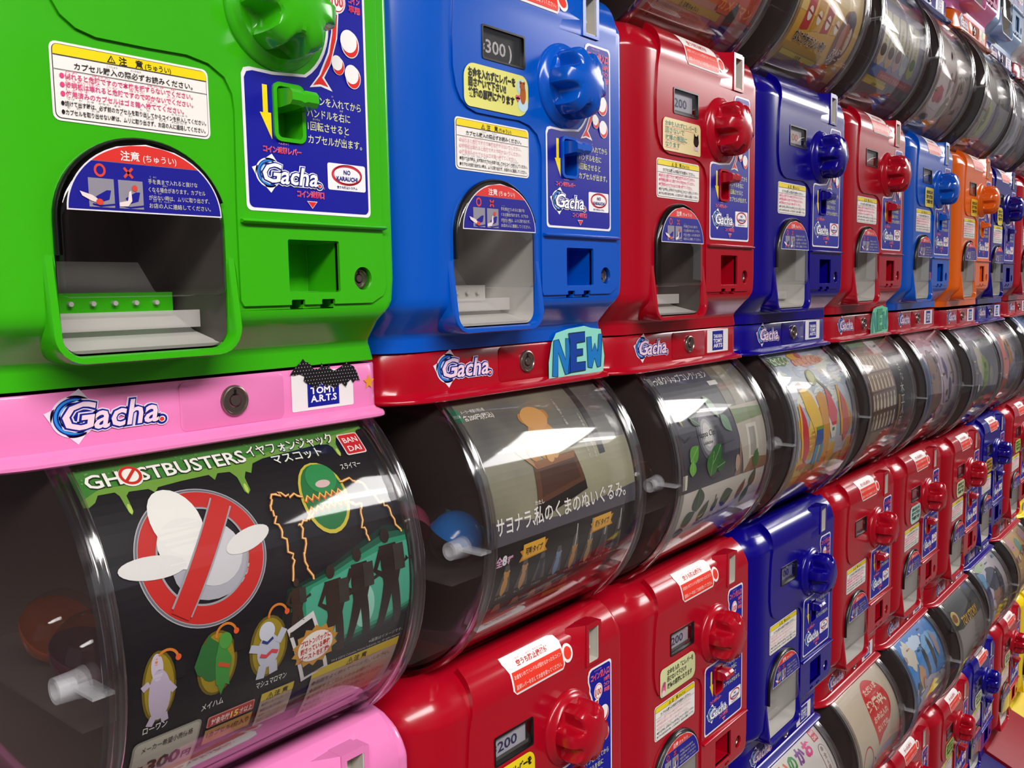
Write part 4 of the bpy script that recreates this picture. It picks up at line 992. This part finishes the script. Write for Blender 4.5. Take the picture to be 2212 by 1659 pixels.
def poster_letters():
    a = base_poster('d6d0ca', .80)
    for st, x, c in (('い', .215, 'd8642c'), ('の', .300, '3a8c3c'), ('か', .392, '7c3c90'), ('お', .486, 'd83c84'), ('せ', .12, '2c7cc8'), ('ん', .03, 'c83c3c')): a.text(x, -.112, .085, st, c, 1, bold=.05)
    a.rect(.608, -.085, .668, -.022, 'c8283c', 1); a.text(.638, -.050, .024, 'BAN', 'f0e4e4', 2, al='C', w=.044, bold=.02); a.text(.638, -.077, .024, 'DAI', 'f0e4e4', 2, al='C', w=.040, bold=.02)
    a.rect(.600, -.36, .672, -.105, '8c5c5c', 1, .036); a.rect(.604, -.356, .668, -.109, 'd6d0ca', 2, .032); a.vtext(.636, -.15, .030, '全6種類', '7a3c3c', 3); a.ell(.636, -.13, .012, .012, '9c8c84', 3)
    a.ell(.50, -.24, .05, .04, '6ca434', 1); a.line([(.40, -.16), (.42, -.20), (.44, -.165), (.46, -.2)], .006, '3c3834', 1); caution_block(a, .03, -.78, .5, -.6, 'd0c8c0')
    return a
def poster_toy():
    a = base_poster('8c8884', .80)
    a.rect(0, -.17, PW, 0, '2c302c', 1); blob(a, .35, -.20, .4, .06, '3a3f38', 1, 3)
    for b, c, L in ((.10, '24221c', 3), (.03, 'd8a82c', 5)): a.text(.20, -.245, .085, 'TOY STORY', c, L, w=.40, bold=b)
    a.ell(.10, -.16, .07, .05, 'c8b468', 3); a.ell(.10, -.16, .045, .03, '8c5c34', 4); blob(a, .3, -.5, .12, .08, '54503c', 2, 4); blob(a, .55, -.55, .10, .07, '6c6450', 2, 5); a.rect(0, -.80, PW, -.60, '7a684c', 2); a.rect(.6, -.07, .68, -.02, '2c3c8c', 3)
    return a
# ------------------------------------------------------------------ misc shapes
def make_stand():
    bm = bmesh.new()
    pr = [(.60, -1.0), (-.36, -1.0), (-.36, -.87), (-.34, -.835), (-.30, -.81), (-.05, -.70), (.05, -.655), (.078, -.602), (.60, -.602)]
    loft(bm, [[(u, d, v + dv) for d, v in pr] for u, dv in ((-.204, -.004), (-.196, 0), (.78, 0), (.788, -.004))])
    bmesh.ops.recalc_face_normals(bm, faces=bm.faces[:])
    return finish('machine_stand', bm, [PLASTIC['red']], angle=30)
def make_capsule(upper):
    bm = bmesh.new(); r = .080
    ts = [90 * k / 7 for k in range(8)]
    sg = 1 if upper else -1
    prof = [(r * 1.03, 0), (r * 1.03, .006 * sg)] + [(r * math.cos(math.radians(t)), r * math.sin(math.radians(t)) * sg) for t in ts[1:-1]] + [(.002, r * sg)]
    loft(bm, [[(q * math.cos(2 * math.pi * i / 28), q * math.sin(2 * math.pi * i / 28), z) for i in range(28)] for q, z in prof])
    bmesh.ops.recalc_face_normals(bm, faces=bm.faces[:])
    return finish('capsule_cap' if upper else 'capsule_base', bm, [M_CLEAR], angle=40, base=Vector((0, 0, 0)))
# ------------------------------------------------------------------ object helpers
def put(name, me, parent=None, loc=(0, 0, 0), slot0=None, label=None):
    o = bpy.data.objects.new(name, me)
    SC.collection.objects.link(o)
    o.location = loc
    if parent is not None: o.parent = parent
    if slot0 is not None:
        for k, m in (slot0.items() if isinstance(slot0, dict) else ((0, slot0),)):
            o.material_slots[k].link = 'OBJECT'; o.material_slots[k].material = m
    if label: o['label'] = label
    return o
def thing(name, label, cat, loc, group=None):
    o = bpy.data.objects.new(name, None); SC.collection.objects.link(o)
    o.empty_display_size = .05; o.location = loc; o['label'] = label; o['category'] = cat
    if group: o['group'] = group
    return o
def struct(name, bm, mat):
    me = finish(name, bm, [mat], base=Vector((0, 0, 0)), smooth=False)
    o = put(name, me); o['kind'] = 'structure'; return o
# ------------------------------------------------------------------ room shell (world pitches, z measured from the floor)
bm = bmesh.new(); box(bm, -12, 34, -14, .95, -.1, 0); struct('floor', bm, pm('floor_vinyl', '4c4340', rough=.45, noise=('5a504c', 3)))
bm = bmesh.new(); box(bm, -12, 34, .80, .95, 0, CEIL); struct('wall_back', bm, pm('back_panel', '2a2526', rough=.7))
bm = bmesh.new(); box(bm, -12, 34, -8, .95, CEIL, CEIL + .1); struct('ceiling', bm, pm('ceiling_board', 'a8a4a4', rough=.9))
bm = bmesh.new(); box(bm, -12, 34, -9.6, -9.5, 0, 7.2); struct('wall_front', bm, pm('aisle_opposite_shelving', '6c5a58', rough=.8, noise=('4c4448', 1.2)))
glow = pm('lamp_tube', 'fff6f0', emit=9.0)
housing = pm('lamp_housing', 'd8d6d4', rough=.4)
nl = 0
for x0, x1, y in STRIPS:
    n = max(1, round((x1 - x0) / 4.2)); ln = (x1 - x0) / n
    for k in range(n):
        nl += 1
        a0 = x0 + ln * k + .12; a1 = x0 + ln * (k + 1) - .12
        t = thing('ceiling_light', 'fluorescent ceiling lamp number %d along the aisle ceiling' % nl, 'ceiling light', (0, 0, 0), 'ceiling lamps')
        t.location = ((a0 + a1) / 2 * S, y * S, CEIL * S)
        b0 = Vector(((a0 + a1) / 2, y, CEIL))
        bm = bmesh.new(); box(bm, a0, a1, y - .45, y + .45, CEIL - .16, CEIL)
        put('lamp_housing', finish('lamp_housing', bm, [housing], base=b0, smooth=False), t)
        for dyy in (-.22, .22):
            bm = bmesh.new(); tube_u(bm, a0 + .1, a1 - .1, y + dyy, CEIL - .24, .07, 12)
            put('lamp_tube', finish('lamp_tube', bm, [glow], angle=40, base=b0), t)
# ------------------------------------------------------------------ shared meshes of one machine
ME = dict(body=make_body(), panel=make_panel(), frame=make_frame(), tray=make_tray(), door=make_door(), gasket=make_gasket(), knob=make_knob(), kbase=make_knob_base(),
          cslot=make_coin_slot(), lever=make_lever(), rib=make_rib(), block=make_lock(.674, -.401, .013, .0245), lid=make_lid(), llock=make_lock(.362, 1.296, LD - .004, .033),
          hull=make_hull(), ringl=make_ring(-.038, .002), ringr=make_ring(.70, .738), stud=make_stud(), end=make_end(), back=make_back(), shelf=make_shelf(), pbox=price_box(), pglass=price_glass(), stand=make_stand())
M_SMOKE = pm('smoked_tray_plastic', '4c4642', rough=.45)
def hpan(s):
    t = min(max((s - .32) / .12, 0), 1); return .006 + .016 * t * t * (3 - 2 * t)
ST = dict(caution=sticker_caution().mesh('caution_label', flat(-.0012)), caution_f=sticker_caution(True).mesh('caution_label', flat(-.0012)),
          panel=sticker_panel().mesh('coin_panel_sticker', flat(-.0072)), window=sticker_window().mesh('window_sticker', flat(-.0180)),
          seal=sticker_seal().mesh('notice_sticker', lambda x, y, h: surf(x, y, hpan(y) + .0015 + h), [.343 + .008 * k for k in range(14)]))
_l = Art(); _l.sub(LOGO_LID, -.012, 1.283, .222, ky=.178)
ST['logo'] = _l.mesh('logo_sticker', flat(LD - .0015))
for k, kw in (('maker', {}), ('bat', dict(bat=True)), ('xmas', dict(xmas=True))): ST[k] = sticker_maker(**kw).mesh('maker_sticker', flat(LD - .0015))
ST['new'] = sign_new().mesh('new_sign', flat(LD - .010)); ST['new_f'] = sign_new(True).mesh('new_sign', flat(LD - .010))
NOTE = {k: note_art(k).mesh('handwritten_note', flat(-.0085)) for k in ('bear', 'cat', 'bright', 'palegreen', 'yellow', 'gold', 'pill', 'mint', 'cream', 'amber', 'leaf')}
PRICE = {k: price_art(k).mesh('price_card', flat(.008)) for k in ('300', '200', '100', '100r', 'off')}
G = poster_generic
PA = dict(ring=poster_ring, bear=poster_bear, leaf=poster_leaf, fruit=poster_fruit, dolls=poster_dolls, orange=poster_orange, yellow=poster_yellow, strips=poster_strips, prep=poster_preparing, letters=poster_letters, toy=poster_toy,
    pinkbrown=lambda: G('d4b8c4', 'c88c98', [(.22, -.38, .12, .24, '6c4c44'), (.20, -.33, .08, .12, '8c6448'), (.50, -.33, .13, .26, 'd8c8d8'), (.45, -.28, .03, .07, '6c5c90'), (.52, -.42, .03, .08, '6a5878'), (.60, -.30, .02, .10, '8c7848'), (.22, -.60, .12, .05, '3c2c30'), (.04, -.40, .05, .28, '2c5c98')], .80, 3),
    darkgreen=lambda: G('5a5868', '9a94ac', [(.30, -.28, .10, .12, 'b8b090'), (.38, -.36, .09, .12, '8cac38'), (.55, -.40, .05, .08, 'b8b478'), (.50, -.52, .10, .06, '6c5c94'), (.20, -.45, .05, .10, '3c3c48'), (.30, -.60, .09, .08, '5c7c44'), (.52, -.62, .10, .06, '3c4868'), (.12, -.66, .05, .05, '7c9c4c')], .80, 4),
    orangeblue=lambda: G('a8a4b8', 'c8a0a8', [(.20, -.36, .12, .24, 'd8562c'), (.36, -.25, .14, .12, 'd89c4c'), (.46, -.28, .05, .08, 'e0d4cc'), (.27, -.28, .04, .06, '5c3c6c'), (.58, -.38, .06, .10, '3a3c44'), (.48, -.50, .14, .10, '8c98b8')], .80, 5),
    bluepink=lambda: G('a8a0c4', '3c78c8', [(.30, -.30, .16, .12, 'd0a8c4'), (.50, -.40, .10, .16, '88a4d0')], .80, 6),
    palepink=lambda: G('cfb9b2', None, [(.18, -.60, .14, .10, 'd8c8c4'), (.16, -.60, .09, .05, 'c0404c'), (.30, -.52, .02, .07, '7c6458'), (.40, -.50, .02, .08, '8a6c60'), (.50, -.56, .02, .08, '8c7464'), (.36, -.66, .035, .07, '8c7428'), (.58, -.66, .02, .03, '6c4838'), (.55, -.72, .12, .05, 'd0a08c'), (.15, -.74, .06, .02, '4a4448')], .90, 7, True, '8c8488'),
    yellowgreen=lambda: G('989088', None, [(.22, -.62, .10, .13, 'a8ac3c'), (.20, -.60, .04, .08, '4c5c28'), (.42, -.62, .08, .16, '6c5c80'), (.58, -.66, .09, .10, 'a8a058'), (.30, -.76, .16, .035, 'b8643c')], .90, 8, True, '5c544c'),
    greycircles=lambda: G('a8a4b0', None, [(.15, -.55, .05, .08, '6c6c70'), (.32, -.55, .05, .07, '8c8478'), (.48, -.56, .05, .08, '70707c'), (.22, -.72, .05, .07, '3c3c38'), (.40, -.72, .05, .07, '50504c'), (.58, -.72, .06, .08, 'c88c3c')], .90, 9, False),
    skyblue=lambda: G('4890d4', '3a84d0', [(.15, -.14, .09, .09, 'd8d4c4'), (.30, -.10, .12, .04, 'c8dcf0'), (.52, -.16, .16, .06, '7cb4e4'), (.22, -.30, .06, .08, 'c89c74'), (.36, -.25, .03, .10, '2c342c'), (.50, -.22, .025, .10, '343830'), (.60, -.20, .04, .08, 'b09ca0'), (.12, -.34, .03, .04, '38424c'), (.40, -.46, .32, .12, 'b8b4c4'), (.34, -.44, .06, .06, 'c06c4c'), (.25, -.55, .2, .05, '6c5c84'), (.45, -.62, .26, .10, '7c6044')], .80, 10, False),
    hat=lambda: G('c8c0c8', None, [(.40, -.32, .17, .20, 'a06c50'), (.36, -.19, .17, .10, '3c4458'), (.52, -.26, .06, .12, '3a4256'), (.42, -.46, .10, .10, '8c5444'), (.09, -.34, .07, .30, '2c3464'), (.08, -.14, .09, .06, '5c94b8'), (.20, -.06, .16, .03, 'a8c09c'), (.60, -.48, .05, .12, 'a8603c'), (.50, -.64, .18, .06, '5c4c54'), (.25, -.68, .22, .08, 'a87c58')], .80, 12, False),
    circles=lambda: G('c49c50', None, [(.15, -.10, .08, .07, 'c49090'), (.33, -.16, .08, .07, '5c8c78'), (.58, -.12, .08, .07, 'b07c84'), (.50, -.28, .16, .10, '8c3c34'), (.45, -.36, .10, .08, '343458'), (.25, -.55, .2, .1, 'a87850')], .80, 13, False),
    plain=lambda: G('b8aca4', '9c7c6c', [(.35, -.4, .2, .2, '8c7c74')], .80, 14))
POSTER = {}
def poster(k):
    if k not in POSTER: POSTER[k] = PA[k]().mesh('display_poster', bend, BIS)
    return POSTER[k]
DX = [0, 0, -.0027, -.0114, -.0106, -.008, -.0003, -.0096, 0, 0, 0]
DZ = [0, .0071, .0033, .0021, .0103, .0036, -.0029, -.0084, 0, 0, 0]
DY = [-.0091, -.0068, -.0026, -.0029, .0102, .0092, -.0125, .0145, 0, 0, 0]
DZB = [0, .005, .003, .003, -.005, -.0042, -.0152, -.0072, 0, 0, 0]
ROWN = {'Z': -1, 'A': 0, 'B': 1, 'C': 2}
def origin(row, i):
    r = ROWN[row]
    return Vector((i + DX[i] + .0146 * r, .016 * max(r, 0) + DY[i], Z0 + DZ[i] - HROW * r + (DZB[i] if r >= 1 else 0)))
GROUP = 'capsule machines stacked along the wall'
def machine(row, i, col, label, lid=None, note=None, price='off', post='plain', maker='maker', dark=False, faded=False, drum=True, deco=True, seal=True):
    O = origin(row, i)
    t = thing('capsule_machine', label, 'capsule machine', (O + BASE) * S, GROUP)
    P = PLASTIC[col]
    body = put('body_shell', ME['body'], t, slot0=P)
    put('mechanism_panel', ME['panel'], t, slot0=P); put('dispenser_frame', ME['frame'], t, slot0=P)
    put('dispenser_tray', ME['tray'], t, slot0={0: M_SMOKE, 3: M_DARK, 4: P} if dark else None)
    dr = put('dispenser_door', ME['door'], t); put('door_gasket', ME['gasket'], dr)
    kb = put('knob_base', ME['kbase'], t, slot0=P); put('knob', ME['knob'], kb, slot0=P)
    put('coin_slot', ME['cslot'], t, slot0=P); put('return_lever', ME['lever'], t, slot0=P); put('panel_rib', ME['rib'], t, slot0=P)
    put('body_lock', ME['block'], t)
    if deco:
        put('caution_label', ST['caution_f' if faded else 'caution'], t); put('coin_panel_sticker', ST['panel'], t); put('window_sticker', ST['window'], dr)
        if seal: put('notice_sticker', ST['seal'], t)
        pb = put('price_window', ME['pbox'], t); put('price_card', PRICE[price], pb); put('window_pane', ME['pglass'], pb)
        if note: put('handwritten_note', NOTE[note], t)
    if drum:
        L = PLASTIC[lid or col]
        l = put('lid', ME['lid'], t, slot0=L, label=None if (lid or col) == col else lid + ' lid with word mark and lock')
        put('lid_lock', ME['llock'], l)
        if deco:
            put('logo_sticker', ST['logo'], l)
            if maker: put('new_sign' if maker.startswith('new') else 'maker_sticker', ST[maker], l)
        d = put('capsule_drum', ME['hull'], t)
        put('end_ring', ME['ringl'], d); put('end_ring', ME['ringr'], d); put('end_veil', ME['end'], d); put('hinge_stud', ME['stud'], d); put('added_back_bowl', ME['back'], d); put('inner_shelf', ME['shelf'], d)
        put('display_poster', poster(post), d)
    return t
up, mid, low = 'upper row', 'middle row', 'lowest row'
machine('A', 0, 'green', 'bright green capsule machine standing on the pink lid, nearest on the left', dark=True, post='plain')
machine('A', 1, 'blue', 'blue capsule machine with 300 yen window, yellow note with bear drawing below it', note='bear', price='300', faded=True, post='plain')
machine('A', 2, 'red', 'red capsule machine with a cream cat note, right of the near blue one', note='cat', price='200', dark=True, post='orange')
machine('A', 3, 'navy', 'navy capsule machine under the yellow snack poster, between two red machines', price='100r', post='yellow', seal=False)
machine('A', 4, 'red', 'red capsule machine without a note, upper row between navy and blue ones', post='strips')
machine('A', 5, 'blue', 'blue capsule machine with yellow square note, directly left of the orange one', note='yellow', post='palepink', maker='maker')
machine('A', 6, 'orange', 'orange capsule machine with orange lid and gold note', note='gold', post='yellowgreen', maker='xmas')
machine('A', 7, 'navy', 'navy capsule machine with a yellow pill-shaped note, directly right of the orange machine', note='pill', post='greycircles')
machine('A', 8, 'red', 'red capsule machine cut by the right edge, right of the far navy one', post='greycircles')
machine('B', 0, 'pink', 'pink capsule machine with pink lid and drum poster of a red prohibition ring', post='ring', maker='bat')
machine('B', 1, 'red', 'red capsule machine whose drum poster shows a bear in a cardboard box', note='bright', price='200', post='bear', maker='new')
machine('B', 2, 'red', 'red capsule machine whose drum poster shows green leaf clips', note='palegreen', price='200', post='leaf', faded=True)
machine('B', 3, 'navy', 'navy capsule machine whose drum poster shows bananas and melon slices', price='100', post='fruit', faded=True, seal=False)
machine('B', 4, 'red', 'red capsule machine whose drum poster shows rows of small wooden dolls', post='dolls', maker='new_f')
machine('B', 5, 'red', 'red capsule machine with a mint green oval note in the middle row', note='mint', post='pinkbrown')
machine('B', 6, 'red', 'middle row red capsule machine with cream oval note, left of far navy one', note='cream', post='darkgreen')
machine('B', 7, 'navy', 'far navy capsule machine with an amber note in the middle row', note='amber', post='orangeblue')
machine('B', 8, 'red', 'red capsule machine with a leaf green note at the right edge of the middle row', note='leaf', post='bluepink')
machine('C', 0, 'red', 'red capsule machine of the lowest row under the pink machine', deco=False)
machine('C', 1, 'red', 'red capsule machine of the lowest row under the bear poster machine', deco=False)
machine('C', 2, 'red', 'red capsule machine of the lowest row under the leaf clip machine', deco=False)
machine('C', 3, 'navy', 'navy-lidded lowest row machine whose white drum poster has large coloured letters', post='letters')
machine('C', 4, 'red', 'lowest row machine with red lid whose beige drum poster has a red speech bubble', post='prep')
machine('C', 5, 'red', 'red capsule machine of the lowest row whose drum poster is sky blue', post='skyblue')
machine('C', 6, 'red', 'red capsule machine of the lowest row whose grey drum poster has yellow capital letters', post='toy', note='leaf')
machine('C', 7, 'navy', 'navy capsule machine of the lowest row whose drum poster shows a dark hat', post='hat', note='cream')
machine('C', 8, 'red', 'red capsule machine of the lowest row whose ochre drum poster has round pictures', post='circles', note='cream')
machine('C', 9, 'yellow', 'yellow capsule machine with yellow lid at the right edge of the lowest row')
machine('Z', 5, 'blue', 'blue machine base standing on the blue lid at the top right', drum=False)
machine('Z', 6, 'pink', 'pink machine standing on the orange lid at the top right', drum=False)
machine('Z', 7, 'paleblue', 'pale blue machine standing on the navy lid at the top right', drum=False)
machine('Z', 8, 'white', 'white machine standing on the red lid in the top right corner', drum=False)
for i, c, lb in ((0, 'red', 'under the nearest lowest machine'), (1, 'red', 'under the second lowest machine'), (2, 'red', 'under the third lowest machine'), (3, 'navy', 'under the lowest machine with coloured letters'), (4, 'red', 'under the lowest machine with the speech bubble'), (5, 'red', 'under the lowest machine with the sky blue poster'), (6, 'red', 'under the lowest machine with yellow capitals'), (7, 'navy', 'navy foot at the bottom right'), (8, 'red', 'red foot beside the yellow machine'), (9, 'yellow', 'below the yellow machine')):
    O = origin('C', i)
    t = thing('machine_stand', '%s plastic stand foot %s' % (c, lb), 'stand', (O + BASE) * S, 'stands under the lowest machines')
    put('stand_body', ME['stand'], t, slot0=FOOT[c])
# ------------------------------------------------------------------ loose capsules inside the drums
CB, CT = make_capsule(False), make_capsule(True)
def capsule(row, i, u, d, v, col, label, rot=(0, 0, 0)):
    t = thing('capsule', label, 'toy capsule', (origin(row, i) + Vector((u, d, v))) * S, 'toy capsules inside the drums')
    t.rotation_euler = [math.radians(a) for a in rot]
    m = pm('capsule_' + col, col, rough=.15)
    put('capsule_base', CB, t, slot0=m); put('capsule_cap', CT, t)
SH = .719 + .0825
capsule('B', 1, .115, .135, SH, '1a7fd8', 'blue toy capsule behind the clear end of the bear poster drum', (200, 20, 0))
capsule('B', 1, .10, .33, SH, 'c85878', 'pink toy capsule behind the blue capsule', (160, 40, 0))
capsule('B', 1, .29, .24, SH, '3a9c8c', 'teal toy capsule deep in the bear poster drum', (10, 30, 0))
capsule('B', 2, .11, .15, SH, 'a8643c', 'brown toy capsule in the leaf clip drum', (120, 10, 0))
capsule('B', 2, .12, .35, SH, '8c8480', 'grey toy capsule at the back of the leaf clip drum', (20, 10, 0))
capsule('B', 0, .09, .20, SH, '5c3040', 'dark red toy capsule in the prohibition ring drum', (20, 10, 0))  # added capsule stands in for a dark red reflection at the drum end
capsule('B', 0, .11, .39, SH, 'b0562c', 'orange toy capsule at the back of the prohibition ring drum', (40, 10, 0))  # added capsule imitates an orange-brown reflected streak
bpy.data.objects.remove(FO)
